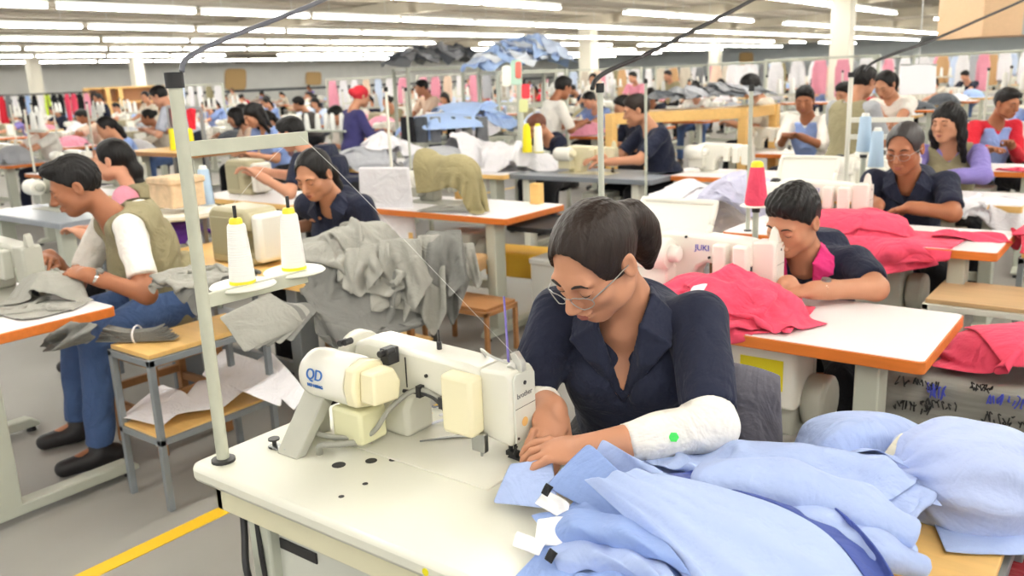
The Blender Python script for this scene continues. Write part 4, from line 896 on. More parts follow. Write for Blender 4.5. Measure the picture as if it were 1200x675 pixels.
# the tied bundle on the yellow stool
c = at_d(1138, 556, 1.56); sh = Shape(); Mb = np.stack([V3(CR[0], CR[1], 0), V3(-CR[1], CR[0], 0), V3(0, 0, 1)], 1)
sh.ell(c, (.118, .12, .088), Mb, .05); sh.ell(c+Mb[:, 0]*.05-V3(0, 0, .012), (.10, .115, .075), Mb, .05); sh.ell(c-Mb[:, 0]*.045+V3(0, 0, .018), (.075, .09, .066), Mb, .05); sh.cone(c-Mb[:, 0]*.08, c-Mb[:, 0]*.145+V3(0, 0, .01), .05, .026, .03)
sh.ell(c-V3(0, 0, .06), (.11, .11, .035), Mb, .03)
k1 = c-Mb[:, 0]*.15+V3(0, 0, .01)
def gather(X, Y, Z):
    dx, dy, dz = X-k1[0], Y-k1[1], Z-k1[2]; x = dx*Mb[0, 0]+dy*Mb[1, 0]; y = dx*Mb[0, 1]+dy*Mb[1, 1]; a = np.arctan2(dz+.0, y); R_ = np.sqrt(dx*dx+dy*dy+dz*dz)
    return .008*np.exp(-R_/.13)*np.sin(11*a)+.006*np.sin(34*x+18*y+2*np.sin(30*dz))*np.sin(27*dz+14*y)+.003*np.sin(70*x*.5+60*dz+30*y)
sh.warp(gather, c-.25, c+.25); v, q = sh.mesh(.005); tag(fast_mesh('bundle', v, q, cloth_mat('pale_blue_bundle', (178, 192, 230), noise=.03, wrinkle=.3)), 'rounded pale blue cloth bundle on the yellow stool at the right edge', 'bundle')
G = surf([[(1085, 592, .752), (1102, 632, .75), (1108, 646, .748)], [(1130, 570, .77), (1150, 628, .755), (1160, 648, .748)], [(1180, 560, .78), (1196, 624, .76), (1204, 650, .74)], [(1240, 550, .77), (1250, 620, .75), (1256, 652, .70)]], amp=.002)
tag(grid_obj('shirt_tail', G, BLUE), 'flat light blue shirt tail lying under the rounded bundle on the yellow stool', 'shirt')
m = MB(); q = at_d(1048, 545, 1.60)
m.tube(catmull([q+V3(-.02, .0, -.03), q+V3(.0, -.01, .01), q+V3(.02, .01, .045), q+V3(.045, .03, .05)], 5), [.012]*5+[.022]*6+[.014]*5, 8); tag(m.build('cloth_knot', cloth_mat('cream_tie', (232, 226, 206)), smooth=180), 'cream cloth knot tied at the left of the pale blue bundle', 'knot')
q = at_z(1164, 652, .60); m = MB(); m.rrect(q[0], q[1]-.34, q[0]+.34, q[1]+.03, .56, .60, .02); m.rrect(q[0]+.012, q[1]-.33, q[0]+.33, q[1]+.02, 0, .57, .02); tag(m.build('fabric_crate', cloth_mat('dark_red_cloth', (128, 22, 32)), bevel=.006), 'dark red crate standing beside the yellow stool, bottom right corner', 'crate')
# chair with the grey jacket behind the woman
cb = at_d(806, 424, 1.98); a_ = math.radians(22); ax, ay = V3(math.cos(a_), math.sin(a_), 0), V3(-math.sin(a_), math.cos(a_), 0)
q = cb-ay*.2; chair(q[0], q[1], a_, 'wooden chair of the bespectacled woman, a grey jacket over its backrest', z=cb[2]-.44)
G = np.zeros((30, 44, 3))
for i in range(30):
    for j in range(44):
        s_, t = i/29*2-1, j/43*2-1; d = abs(t)**1.15; sg = 1 if t > 0 else -1
        f = .016*math.sin(9*s_+2*t+sg)*d+.010*math.sin(17*s_-3*t)*d
        G[i, j] = cb+ax*(s_*(.205+.03*d))+ay*(sg*min(1, abs(t)*9)*(.026+.035*d)+f)+V3(0, 0, -.46*d*(1 if sg > 0 else .9)+.012*math.cos(min(1, abs(t)*9)*PI/2)-.03*abs(s_)**3)
tag(grid_obj('jacket', G, cloth_mat('grey_jacket', (104, 102, 110)), solid=.006), 'grey jacket hung over the backrest behind the woman in glasses', 'jacket')
# ------------------------------------------------------------------ the man on the left and his place
GREYC = cloth_mat('grey_twill', (158, 157, 149)); GREYD = cloth_mat('dark_grey_twill', (122, 122, 118)); PINKF = cloth_mat('coral_pink_cloth', (230, 80, 108), noise=.05); WHITEF = cloth_mat('white_poplin', (238, 236, 240), noise=.03)
def pos(o): return np.array(o.location)
sewing_table(-3.15, 1.05, 'white-topped orange-edged sewing table in front of the man in the khaki vest', leg=LEGM, motor=False)
q = at_z(28, 352, .76); sewing_machine(q[0]-.02, q[1]+.06, 'pale grey machine at the left edge, on the table of the vested man', style='j', body=GREYP, near=False)
stool_shelf(-3.15, 1.54, -2.86, 2.07, .62, .30, 'grey-framed shelf stool with yellow boards beside the man in the khaki vest')
chair(-3.52, 1.98, 0, 'brown wooden stool under the man in the khaki vest', z=.44, back=False, name='wooden_stool')
J = skel(at_d(88, 218, 3.62), math.radians(-14), 30, hl=at_d(88, 313, 3.45), hr=at_d(62, 302, 3.62), fwd=(-.48, -.85, -.38), floor=0)
J['elL'] = at_d(172, 345, 3.52); J['wrL'] = at_d(103, 322, 3.42); J['hdL'] = unit(at_d(50, 308, 3.5)-J['wrL'])
J['elR'] = at_d(88, 335, 3.85); J['wrR'] = at_d(58, 300, 3.68); J['hdR'] = unit(at_d(45, 305, 3.52)-J['wrR'])
person('man in a khaki vest over a white t-shirt and jeans, sewing at the left', J, skin=SKIN2, hair='quiff', top=WHITEC, vest=KHAKI, pants=DENIM, sleeve=.74, watch='L', hands=((-.6, .2, -1), (.4, -.6, -.6)), curl=(.7, .7), seed=3, near=2)
FL = Field2(-4.5, .9, -3.0, 1.9, .3, res=.012).floor_outside(-4.35, 1.05, -3.15, 1.6, .3); FL.h[FL.h > .29] = .762; X2, Y2 = np.meshgrid(FL.x0+np.arange(FL.h.shape[0])*FL.res, FL.y0+np.arange(FL.h.shape[1])*FL.res, indexing='ij'); FL.h[(X2 < -4.35) | (X2 > -3.15) | (Y2 < 1.05) | (Y2 > 1.6)] = .3
c = at_z(25, 352, .80); lay_cloth('cloth_piece', GREYC, FL, .50, .34, (c[0], c[1], .88), .3, seed=41, squeeze=(.5, .5), kf=70, fric=.95, label='crumpled grey cloth on the white table at the left edge', cat='cloth', steps=70)
c = at_d(72, 318, 3.50); FL.mound(c[0]+.02, c[1]-.06, .16, .12, .10); lay_cloth('cloth_piece', GREYC, FL, .42, .36, (c[0]+.02, c[1]-.05, 1.0), .8, seed=42, squeeze=(.55, .6), kf=60, fric=.95, steps=60, label='grey cloth the man in the vest holds under the needle', cat='cloth')
strip('grey cloth end hanging off the table by the knee of the vested man', at_z(100, 378, .755), at_z(60, 415, .62), .20, GREYD, V3(1, .2, 0), V3(.3, -1, 0), 3, 'cloth', None, 'cloth_piece')
# on the shelf stool
c = at_z(162, 400, .62); r = thing('strap_bundle', 'bundle of dark grey straps tied with white string on the shelf stool', 'straps', c, .5)
for k in range(7):
    m = MB(); P = [(-.15+.006*k, -.02+.006*(k % 3), .012+.0085*k), (-.05, -.008+.004*(k % 2), .009+.006*k), (0, 0, .008+.0055*k), (.06, .008, .009+.006*k), (.15-.008*k, .02-.007*(k % 3), .010+.008*k)]; Q = catmull(P, 4)
    for a, b in zip(Q, Q[1:]): m.bar(a, b, .055, .005)
    m.build('strap', GREYD, r, bevel=.001)
m = MB(); m.tube([(0, .035*math.cos(a), .028+.034*math.sin(a)) for a in np.linspace(0, 2*PI, 14)], .004, 6); m.build('string', WHITEF, r)
for i, (u, v, z, w_, d_, sd, lab) in enumerate(((228, 372, .66, .30, .26, 1, 'grey folded cloth at the back of the shelf stool, lowest of three'), (226, 350, .70, .30, .28, 2, 'grey folded cloth at the back of the shelf stool, middle of three'), (240, 335, .74, .26, .24, 4, 'grey folded cloth at the back of the shelf stool, topmost of three'))):
    if i == 0: FS = Field2(-3.4, 1.4, -2.4, 2.5, .1, res=.012); X3, Y3 = np.meshgrid(FS.x0+np.arange(FS.h.shape[0])*FS.res, FS.y0+np.arange(FS.h.shape[1])*FS.res, indexing='ij'); FS.h[(X3 > -3.15) & (X3 < -2.86) & (Y3 > 1.54) & (Y3 < 2.07)] = .622
    if i == 0: FS.h[(X3 > -3.14) & (X3 < -2.88) & (Y3 > 1.74) & (Y3 < 2.06)] += .19
    c = at_z(u, v, z+.03); lay_cloth('cloth_piece', (GREYC, GREYD, GREYC)[i], FS, w_+.12, d_+.14, (-3.0, 1.90-.02*i, .92+.06*i), .2*i, seed=50+sd, squeeze=(.55, .6), kf=60, fric=.95, steps=60, label=lab, cat='cloth', group='grey cloth on the shelf stool')
for i in range(5):   # grey panels hanging over the corner of the yellow table
    t = i*.016; flap('grey trouser panel hanging in front of the yellow table, %s of five' % ('outermost', 'second from outside', 'third from outside', 'fourth from outside', 'innermost')[i],
        (at_d(256+5*i, 372-2*i, 2.78+t), at_d(286+14*i, 414-3*i, 2.74+t), at_d(352+5*i, 384-5*i, 2.84+t), at_d(318+4*i, 343+3*i, 2.92+t)), (GREYC, GREYC, GREYD, GREYC, GREYD)[i], 'trouser_panel', 'cloth', 'grey panels by the shelf stool', n=12, bulge=.022)
for i, (P, lab) in enumerate(((((235, 440), (330, 478), (335, 440), (262, 408)), 'white cut pieces fanned over the lower stool shelf, back one'), (((140, 490), (190, 500), (230, 470), (190, 450)), 'white cut piece on the lower stool shelf, front left'), (((200, 488), (262, 478), (310, 440), (232, 446)), 'white cut piece on the lower stool shelf, middle'), (((290, 430), (345, 482), (361, 462), (318, 412)), 'white sleeve piece hanging off the right of the lower stool shelf'))):
    zz = (.36, .318, .335, .37)[i]; flap(lab, [at_z(u, v, zz+(.03 if j > 1 else 0)) for j, (u, v) in enumerate(P)], WHITEF, 'cut_piece', 'cloth', 'white cut pieces on the stool shelf', n=10, bulge=.016)
# ------------------------------------------------------------------ second row on the left: the yellow table with the grey heap
sewing_table(-2.77, 2.2, 'yellow wooden sewing table carrying the big grey garment heap', YWOOD, YWOOD, W=1.25, leg=STEELG, motor=False)
def overlock(x, y, label, z=.76, rz=0, body=None, group=None):
    r = thing('overlock_machine', label, 'sewing machine', (x, y, z), rz, group); kb = body or mat('khaki_enamel', (176, 168, 136), rough=.45, noise=.06)
    m = MB(); m.prism([(-.17, 0), (.13, 0), (.13, .05), (.05, .05), (.04, .13), (.10, .16), (.14, .16), (.14, .22), (.11, .26), (-.13, .265), (-.17, .23)], -.09, .09, axis=1); m.build('casing', kb, r, bevel=.018, smooth=50)
    m = MB(); m.box(-.14, -.096, .04, .0, -.088, .22); m.build('rear_cover', mat('khaki_cover', (160, 154, 124), rough=.5), r, bevel=.004)
    m = MB(); m.lathe([(.03, -.21), (.055, -.205), (.055, -.18), (.03, -.17)], (0, 0, .13), 0, 20); m.build('handwheel', DARK, r)
    m = MB(); m.cyl((.12, 0, .03), (.12, 0, .16), .005, None, 8); m.box(.09, -.02, .05, .15, .02, .058); m.build('needle_bar', METAL, r)
    m = MB(); m.box(.135, -.08, .02, .20, .08, .24); m.build('side_cover', WHITEP, r, bevel=.02)
    return r
c = at_z(294, 306, .76); overlock(c[0], c[1], 'khaki overlock machine on the yellow table of the woman with the ponytail')
J = skel(at_d(368, 204, 4.3), math.radians(14), 28, hl=at_z(398, 268, .81), hr=at_z(350, 266, .81), fwd=(.24, -.88, -.42), s=1.04); J['bust'] = 1; ZS = J['pel'][2]-.135
person('woman with a black ponytail in a navy shirt, behind the big grey heap', J, hair='low', top=NAVY, sleeve=.8, collar='polo', skin=SKIN, near=2, seed=7)
chair(pos(COL.objects['person.002'])[0], pos(COL.objects['person.002'])[1]+.02, 0, 'brown stool under the woman behind the grey heap', z=ZS, back=False, name='wooden_stool')
FG = Field2(-4.3, 1.5, -1.9, 3.3, .12, res=.014); XG, YG = np.meshgrid(FG.x0+np.arange(FG.h.shape[0])*FG.res, FG.y0+np.arange(FG.h.shape[1])*FG.res, indexing='ij'); FG.h[(XG > -4.02) & (XG < -2.77) & (YG > 2.2) & (YG < 2.75)] = .763
FG.mound(-2.80, 2.52, .22, .30, .16); HP = (XG > -2.77) & (((XG+2.77)/.36)**2+((YG-2.5)/.34)**2 < 1); FG.h[HP] = np.maximum(FG.h[HP], .90-.95*(XG[HP]+2.77)-.5*np.abs(YG[HP]-2.5))
hs = [(-2.80, 2.50, 1.12, .70, .6, .2, 1), (-2.62, 2.40, 1.06, .62, .55, 1.2, 2), (-2.66, 2.60, 1.12, .66, .5, -.4, 3), (-2.74, 2.46, 1.2, .60, .5, .7, 4), (-2.70, 2.62, 1.25, .55, .46, 2.0, 6)]
hl_ = ('lowest', 'second from below', 'third from below', 'fourth from below', 'topmost')
ac, ou = V3(CR[0], CR[1], 0), V3(-CF[0], -CF[1], 0)
STR = [(420, 290, 432, 350, 2.02, .17), (450, 290, 438, 392, .0, .15), (480, 280, 470, 392, .0, .14), (505, 275, 500, 400, .0, .15), (528, 275, 536, 385, .0, .13), (440, 285, 425, 345, .0, .16), (465, 280, 485, 365, .0, .20), (520, 270, 515, 352, .0, .20), (545, 285, 552, 340, .0, .10), (495, 285, 458, 350, .0, .18)]
for i, (u0, v0, u1, v1, _, w_) in enumerate(STR): dp = 3.50-.015*(i % 4)+.0012*(u0-400); strip('grey garment end hanging from the big heap, %s from its left' % ('first', 'third', 'sixth', 'eighth', 'tenth', 'second', 'fifth', 'ninth', 'last', 'fourth')[i], at_d(u0, v0, dp+.10), at_d(u1, v1, dp), w_, (GREYC, GREYD, GREYC)[i % 3], ac, ou, 20+i, 'garment', 'grey garment ends hanging from the big heap', point=.5)
for i, (x, y, z, w_, d_, a, sd) in enumerate(hs):
    lay_cloth('garment', (GREYC, GREYD, GREYC, GREYC, GREYC)[i], FG, w_, d_, (x, y, z+.02*i), a, seed=60+sd, squeeze=(.6, .5), kf=60, fric=.95, steps=60, label='grey garment in the big heap spilling off the yellow table, '+hl_[i], cat='garment', group='grey garments in the big heap')
c = at_z(330, 285, .80); lay_cloth('cloth_piece', GREYC, FG, .34, .24, (c[0], c[1]+.05, .86), .4, seed=71, squeeze=(.6, .6), kf=60, fric=.95, steps=60, label='grey cloth beside the khaki overlock machine on the yellow table', cat='cloth')
c = at_z(395, 275, .80); lay_cloth('cloth_piece', GREYC, FG, .26, .22, (c[0]-.05, c[1]+.05, .86), 1., seed=72, squeeze=(.6, .6), kf=60, fric=.95, steps=60, label='grey cloth under the hands of the ponytailed woman in navy', cat='cloth')
# ------------------------------------------------------------------ third row on the left: white table with the khaki cloth
sewing_table(-3.0, 3.86, 'white orange-edged table with a khaki cloth over its machine, near the middle', D=.62, leg=LEGM)
c = at_z(470, 228, .76); sewing_machine(-3.62, 4.28, 'pale machine half hidden under the khaki cloth on the middle white table', body=GREYP, near=False)
cc = at_d(522, 200, 5.25); G, rest = sheet(.66, .40, 44, 30, (cc[0], cc[1], 1.16), .15, .0, 6, (.95, .9), kf=30); G = sim(G, None, balls=[((cc[0]-.16, cc[1], 1.02), (.12, .10, .12)), ((cc[0]+.10, cc[1], .99), (.16, .10, .12))], boxes=[((-4.2, 3.86, .7), (-3.0, 4.48, .765))], rest=rest, steps=100, fric=.8)
tag(grid_obj('cover_cloth', G, cloth_mat('olive_khaki', (160, 150, 112)), solid=.005), 'khaki cloth draped over the machine on the middle white table', 'cloth')
FM = Field2(-4.4, 3.6, -2.6, 4.8, .763, res=.02); c = at_z(528, 238, .8); lay_cloth('cloth_piece', GREYC, FM, .36, .26, (c[0], c[1], .86), .3, seed=73, squeeze=(.6, .6), kf=60, fric=.95, steps=60, label='small grey cloth on the middle white table below the khaki cloth', cat='cloth')
for i, (u, v) in enumerate(((597, 218), (643, 232))): c = at_z(u, v, .78); m = MB(); m.box(-.035, -.03, 0, .035, .03, .15-.02*i); o = m.build('wood_block', YWOOD, bevel=.004); o.location = (min(c[0], -3.06), min(c[1], 4.42), .761); tag(o, ('yellow wooden block standing on the middle white table, the farther one', 'yellow wooden block at the right end of the middle white table')[i], 'wooden block')
r = thing('white_chair', 'white chair back rising behind the ponytailed woman in navy', 'chair', at_d(436, 238, 5.4)*V3(1, 1, 0), .3)
m = MB(); m.rrect(-.2, -.2, .2, .2, .43, .46, .03); m.build('seat', WHITEP, r, bevel=.006)
m = MB(); m.prism([(-.2, .55), (.2, .55), (.18, 1.02), (-.18, 1.02)], .17, .2, axis=1); m.build('backrest', WHITEF, r, bevel=.012)
for sx in (1, -1):
    for sy in (1, -1): m = MB(); m.bar((sx*.18, sy*.18, 0), (sx*.17, sy*.18, .43 if sy < 0 else .6), .03); m.build('leg', YWOOD, r)
# crates under and beside the white table
def crate(u, v, z, w, d, h, m_, lab, nm='crate', cat='crate', rz=0):
    c = at_z(u, v, z+h); r = thing(nm, lab, cat, (c[0], c[1], z), rz); m = MB(); m.rrect(-w/2, -d/2, w/2, d/2, 0, h, .015); m.build('body', m_, r, bevel=.006); m = MB(); m.rrect(-w/2-.008, -d/2-.008, w/2+.008, d/2+.008, h-.035, h-.005, .018); m.build('rim', m_, r, bevel=.004); return r
crate(612, 292, .30, .42, .26, .16, mat('yellow_card', (240, 190, 60), rough=.6), 'yellow flat box on the low stand under the middle white table', 'box', 'box', .1)
stool_shelf(-3.42, 3.55, -2.92, 3.84, .30, None, 'low wooden stand under the middle white table', 'low_stand', BROWNW, BROWNW)
stool_shelf(-3.62, 3.05, -3.18, 3.42, .44, .14, 'black-framed low shelf with brown boards right of the grey heap', 'low_shelf', YWOOD, DARK)
crate(535, 300, .44, .30, .22, .09, mat('tan_card', (206, 168, 120), rough=.7), 'tan cardboard box on the black-framed low shelf', 'box', 'box', .3)
crate(655, 300, .0, .26, .24, .5, mat('grey_box', (196, 196, 190), rough=.5), 'pale grey box behind the head of the bespectacled woman', 'box', 'box')
m = MB(); m.rrect(-3.12, 4.0, -2.80, 4.42, .66, .69, .03); tag(m.build('drop_tray', BLACKP, bevel=.006), 'black drop tray fixed under the right end of the middle white table', 'tray')
# ------------------------------------------------------------------ fourth row on the left: grey table and the navy woman in profile
sewing_table(-3.07, 5.74, 'grey-topped sewing table of the navy-shirted woman in profile', GREYTOP, mat('grey_edge', (120, 126, 134), rough=.4), W=1.36, D=.6, leg=CREAM)
sewing_machine(-3.58, 6.06, 'ivory sewing machine on the grey-topped table', body=mat('ivory_enamel', (226, 218, 186), rough=.35), near=False)
J = skel(at_d(746, 129, 6.85), math.radians(-35), 20, hl=at_d(712, 190, 6.7), hr=at_d(700, 186, 6.9), fwd=(-.85, -.5, -.28)); J['bust'] = 1
person('short-haired woman in a navy t-shirt seated in profile at the grey-topped table', J, hair='short', hairm=HAIRB, skin=SKIN, top=NAVY, sleeve=.8, near=1, seed=9)
# ------------------------------------------------------------------ right column: the pink-collared worker
sewing_table(-.46, 2.41, 'white orange-edged table of the worker with the pink collar', leg=LEGM, W=1.22, D=.55)
sewing_machine(-1.05, 2.84, 'white sewing machine with violet lettering, by the pink-collared worker', style='j')
thread_stand(-1.50, 2.46, 'thin thread stand pole behind the bespectacled woman, its cable rising right', 1.52, r0=.010, m_=LEGM)
m = MB(); m.tube(catmull([at_d(*q) for q in ((694, 104, 2.78), (698, 94, 2.8), (715, 82, 2.86), (760, 62, 3.0), (830, 27, 3.25), (890, -5, 3.5), (980, -60, 3.9), (1040, -100, 4.2))]), .008, 8); tag(m.build('power_cable', BLACKP, smooth=180), 'black cable rising right from the pole behind the bespectacled woman', 'cable')
def tray(u, v, dep, lab):
    r = thing('plastic_tray', lab, 'tray', at_d(u, v, dep), .0); Mx = Matrix.Rotation(math.radians(58), 4, 'X')
    m = MB(); m.rrect(-.15, -.09, .15, .09, -.006, .006, .03); m.v = [tuple(Mx @ Vector(p)) for p in m.v]; m.build('panel', WHITEP, r, bevel=.003)
    m = MB(); P = [(.15*math.cos(a)*1.05, .09*math.sin(a)*1.05) for a in np.linspace(0, 2*PI, 33)]; P = [(max(-.15, min(.15, 1.35*x)), max(-.09, min(.09, 1.35*y)), .008) for x, y in P]; m.tube([tuple(Mx @ Vector(p)) for p in P], .011, 8); m.build('rim', WHITEP, r, smooth=180)
    m = MB(); m.bar((-.08, .02, -.06), (-.08, .10, -.26), .015); m.bar((.08, .02, -.06), (.08, .10, -.26), .015); m.build('bracket', LEGM, r); return r
tray(790, 262, 3.2, 'white rounded plastic tray behind the machine with violet lettering'); tray(946, 203, 4.55, 'white rounded plastic tray left of the older woman in glasses')
J = skel(at_d(929, 257, 2.98), math.radians(8), 38, fwd=(-.20, -.88, -.44), tilt=.10, s=1.03)
J['elL'] = at_d(1026, 338, 2.92); J['wrL'] = at_z(955, 340, .815); J['hdL'] = unit(at_z(905, 345, .80)-J['wrL']); J['elR'] = at_d(905, 345, 3.12); J['wrR'] = at_z(925, 332, .83); J['hdR'] = unit(at_z(903, 342, .80)-J['wrR']); J['bust'] = 1; ZS = J['pel'][2]-.135
person('dark-haired worker with a pink collar under a navy shirt, bent over pink cloth', J, hair='short', skin=SKIN, top=NAVY, sleeve=.78, collar='polo', collar_m=cloth_mat('pink_collar', (226, 60, 130)), near=2, seed=11, curl=(.6, .6), hands=((-.3, 0, -1), (.2, -.4, -1)), watch='L')
chair(pos(COL.objects['person.004'])[0]+.02, pos(COL.objects['person.004'])[1]+.03, 0, 'wooden stool under the pink-collared worker', z=ZS, back=False, name='wooden_stool')
def table_field(x1, y0, W, D, low=.2, z=.762, pad=.5):
    F = Field2(x1-W-pad, y0-pad, x1+pad, y0+D+pad, low, res=.014); X, Y = np.meshgrid(F.x0+np.arange(F.h.shape[0])*F.res, F.y0+np.arange(F.h.shape[1])*F.res, indexing='ij'); F.h[(X > x1-W) & (X < x1) & (Y > y0) & (Y < y0+D)] = z; return F
F1 = table_field(-.46, 2.41, 1.22, .55); F1.mound(-1.15, 2.62, .26, .16, .10)
for i, (x, y, w_, d_, a, sd, lab) in enumerate(((-1.08, 2.58, .66, .52, .2, 1, 'coral pink garment under the needle of the lettered white machine, lowest of three'), (-1.18, 2.63, .60, .46, -.5, 2, 'coral pink garment bunched up behind the lettered white machine, topmost of three'), (-1.0, 2.56, .42, .36, .9, 3, 'coral pink garment behind the lettered white machine, middle of three'))):
    lay_cloth('garment', PINKF, F1, w_, d_, (x, y, .94+.05*i), a, seed=80+sd, squeeze=(.52, .5), kf=60, fric=.95, steps=60, label=lab, cat='garment', group='coral pink garments')
strip('coral pink strip running under the hands of the pink-collared worker', at_z(900, 352, .80), at_z(935, 352, .79), .06, PINKF, V3(.3, 1, 0), V3(0, 0, 1), 5, 'garment', None, point=.1)
flap('small white paper slip lying on the pink cloth by the white machine', [at_z(u, v, .90) for u, v in ((806, 346), (824, 342), (830, 332), (812, 335))], WHITEF, 'paper_slip', 'paper', n=5, bulge=.002)
r = thing('control_box', 'white control box with a yellow label under the pink-collared worker\'s table', 'box', (-1.0, 2.60, .50)); m = MB(); m.rrect(-.16, -.09, .16, .09, 0, .2, .02); m.build('casing', WHITEP, r, bevel=.008)
m = MB(); m.box(-.02, -.0925, .06, .12, -.0905, .16); m.build('yellow_label', mat('yellow_label', (236, 220, 30)), r)
m = MB(); m.bar((-.1, 0, .2), (-.1, 0, .225), .03); m.bar((.1, 0, .2), (.1, 0, .225), .03); m.build('hanger', METAL, r)
# newspaper-wrapped bundle with pink cloth on top
NEWS = mat('newsprint', (146, 145, 138), rough=.8, noise=.42, nscale=4, stretch=(1, 1, 12), bump=.3, bscale=14)
r = thing('wrapped_bundle', 'newspaper-wrapped bundle with dark handwriting, under coral pink cloth at the right', 'bundle', (-.30, 2.98, 0))
sh = Shape(); sh.box((0, 0, .29), (.36, .19, .29), None, .03); K_ = np.random.default_rng(2).normal(size=(5, 3))*(14, 14, 40); sh.warp(lambda X, Y, Z: .0045*sum(np.sin(K_[i, 0]*X+K_[i, 1]*Y+K_[i, 2]*Z+i) for i in range(5)), V3(-.5, -.4, -.1), V3(.5, .4, .7)); shape_obj('wrapping', sh, NEWS, r, .011)
def scribble(sx, sz, w, h, seed, n=12):
    r_ = np.random.default_rng(seed); m = MB()
    for k in range(n):
        x = sx+w*k/n; P = [(x+r_.uniform(-.004, w/n), -.205, sz+r_.uniform(-h, h)*.5) for _ in range(4)]; m.tube(catmull(P, 3), .0022, 5)
    return m
o_ = pos(r)
for k, (u, v, w, h) in enumerate(((1076, 449, .13, .035), (1098, 459, .05, .05), (1182, 470, .11, .045), (1100, 474, .10, .035), (1068, 477, .12, .04), (1178, 494, .12, .045), (1150, 455, .06, .03))):
    q = _ray(u, v); q = np.array([0, 0, CAMH])+(2.775/q[1])*q-o_; scribble(q[0]-w/2, q[2], w, h, k, 9).build('handwriting', INKV if k in (2, 1) else BLACKP, r, smooth=None)
FP = Field2(-1.0, 2.4, .6, 3.6, .1, res=.014); XP, YP = np.meshgrid(FP.x0+np.arange(FP.h.shape[0])*FP.res, FP.y0+np.arange(FP.h.shape[1])*FP.res, indexing='ij'); FP.h[(XP > -.66) & (XP < .06) & (YP > 2.79) & (YP < 3.17)] = .60; FP.mound(-.20, 3.02, .34, .17, .12)
for i, (x, y, w_, d_, a) in enumerate(((-.22, 3.03, .74, .42, .05), (-.14, 3.05, .66, .40, .4))): lay_cloth('garment', PINKF, FP, w_, d_, (x, y, .80+.07*i), a, seed=88+i, squeeze=(.68, .55), kf=50, fric=.95, steps=70, label=('coral pink garment spread over the newspaper-wrapped bundle', 'coral pink garment crumpled on top of the newspaper-wrapped bundle')[i], cat='garment', group='coral pink garments')
# ------------------------------------------------------------------ right column, second row: the older woman in glasses
sewing_table(-.52, 4.0, 'white orange-edged table of the older woman in glasses', leg=LEGM, W=1.22)
sewing_machine(-1.18, 4.44, 'white sewing machine beside the older woman in glasses, pink cloth under it', style='j')
thread_stand(-1.63, 4.06, 'thin white thread stand pole left of the older woman in glasses', 1.47, r0=.010, m_=LEGM)
J = skel(at_d(1060, 173, 4.38), math.radians(5), 30, fwd=(-.10, -.92, -.28), s=1.07); J['bust'] = 1; ZS = J['pel'][2]-.14
J['elL'] = at_d(1116, 250, 4.28); J['wrL'] = at_z(1068, 243, .83); J['hdL'] = unit(at_z(1030, 250, .80)-J['wrL']); J['elR'] = at_d(1015, 235, 4.6); J['wrR'] = at_z(1030, 240, .84); J['hdR'] = unit(at_z(1020, 250, .80)-J['wrR'])
person('older woman in glasses and a navy shirt sewing coral pink cloth on the right', J, hair='bun', skin=SKIN2, hairm=mat('hair_greying', (52, 48, 48), rough=.5, noise=.4, nscale=50), top=NAVY, sleeve=.8, collar='lapel', deep=.12, glasses=True, near=2, seed=13)
q = pos(COL.objects['person.005']); chair(q[0], q[1]+.02, 0, 'wooden stool under the older woman in glasses', z=ZS, back=False, name='wooden_stool')
F2 = table_field(-.52, 4.0, 1.22, .55); F2.mound(-1.2, 4.25, .30, .18, .09); F2.h[(F2.h < .5)] = .45
for i, (x, y, w_, d_, a, lab) in enumerate(((-1.05, 4.14, .80, .56, -.1, 'coral pink garment spread over the near edge of the older woman\'s table'), (-1.22, 4.24, .60, .46, .3, 'coral pink garment under the needle of the older woman\'s machine'))):
    lay_cloth('garment', PINKF, F2, w_, d_, (x, y, .92+.05*i), a, seed=95+i, squeeze=(.72, .6), kf=45, fric=.95, steps=65, boxes=[((-1.74, 4.0, .70), (-.52, 4.55, .762))], label=lab, cat='garment', group='coral pink garments')
strip('coral pink flap hanging over the near edge of the older woman\'s table', (-1.02, 4.02, .785), (-.98, 3.93, .60), .50, PINKF, V3(1, 0, 0), V3(0, -1, .2), 8, 'garment', 'coral pink garments', point=.5)
strip('coral pink sleeve lying flat at the right end of the older woman\'s table', (-.82, 4.22, .775), (-.50, 4.30, .775), .11, PINKF, V3(.2, -1, 0), V3(0, 0, 1), 9, 'garment', 'coral pink garments', point=.3)
stool_shelf(-.74, 3.72, -.30, 4.12, .60, .25, 'bench with a brown top and white frame beside the older woman\'s table', 'bench', wood_mat('tan_board', (196, 164, 122)), mat('white_frame', (220, 220, 208), rough=.5))
FR = Field2(-1.0, 4.0, .8, 5.2, .3, res=.016); XR, YR = np.meshgrid(FR.x0+np.arange(FR.h.shape[0])*FR.res, FR.y0+np.arange(FR.h.shape[1])*FR.res, indexing='ij'); FR.h[(XR > -.5) & (XR < .2) & (YR > 4.3) & (YR < 4.85)] = .70; FR.mound(-.2, 4.55, .38, .26, .10)
stool_shelf(-.48, 4.32, .18, 4.84, .70, .3, 'wooden side table under the coral pink pile at the right edge', 'side_table', YWOOD, STEELG)
for i, (x, y, z, w_, d_, a) in enumerate(((-.25, 4.55, .86, .70, .6, .1), (-.15, 4.5, .95, .62, .42, .6), (-.35, 4.50, .98, .55, .40, -.4))): lay_cloth('garment', PINKF, FR, w_, d_, (x, y, z), a, seed=101+i, squeeze=(.7, .6), kf=45, fric=.9, steps=75, label='coral pink garment on the side table right of the older woman, '+('lowest', 'middle one', 'topmost')[i]+' of three', cat='garment', group='coral pink garments')
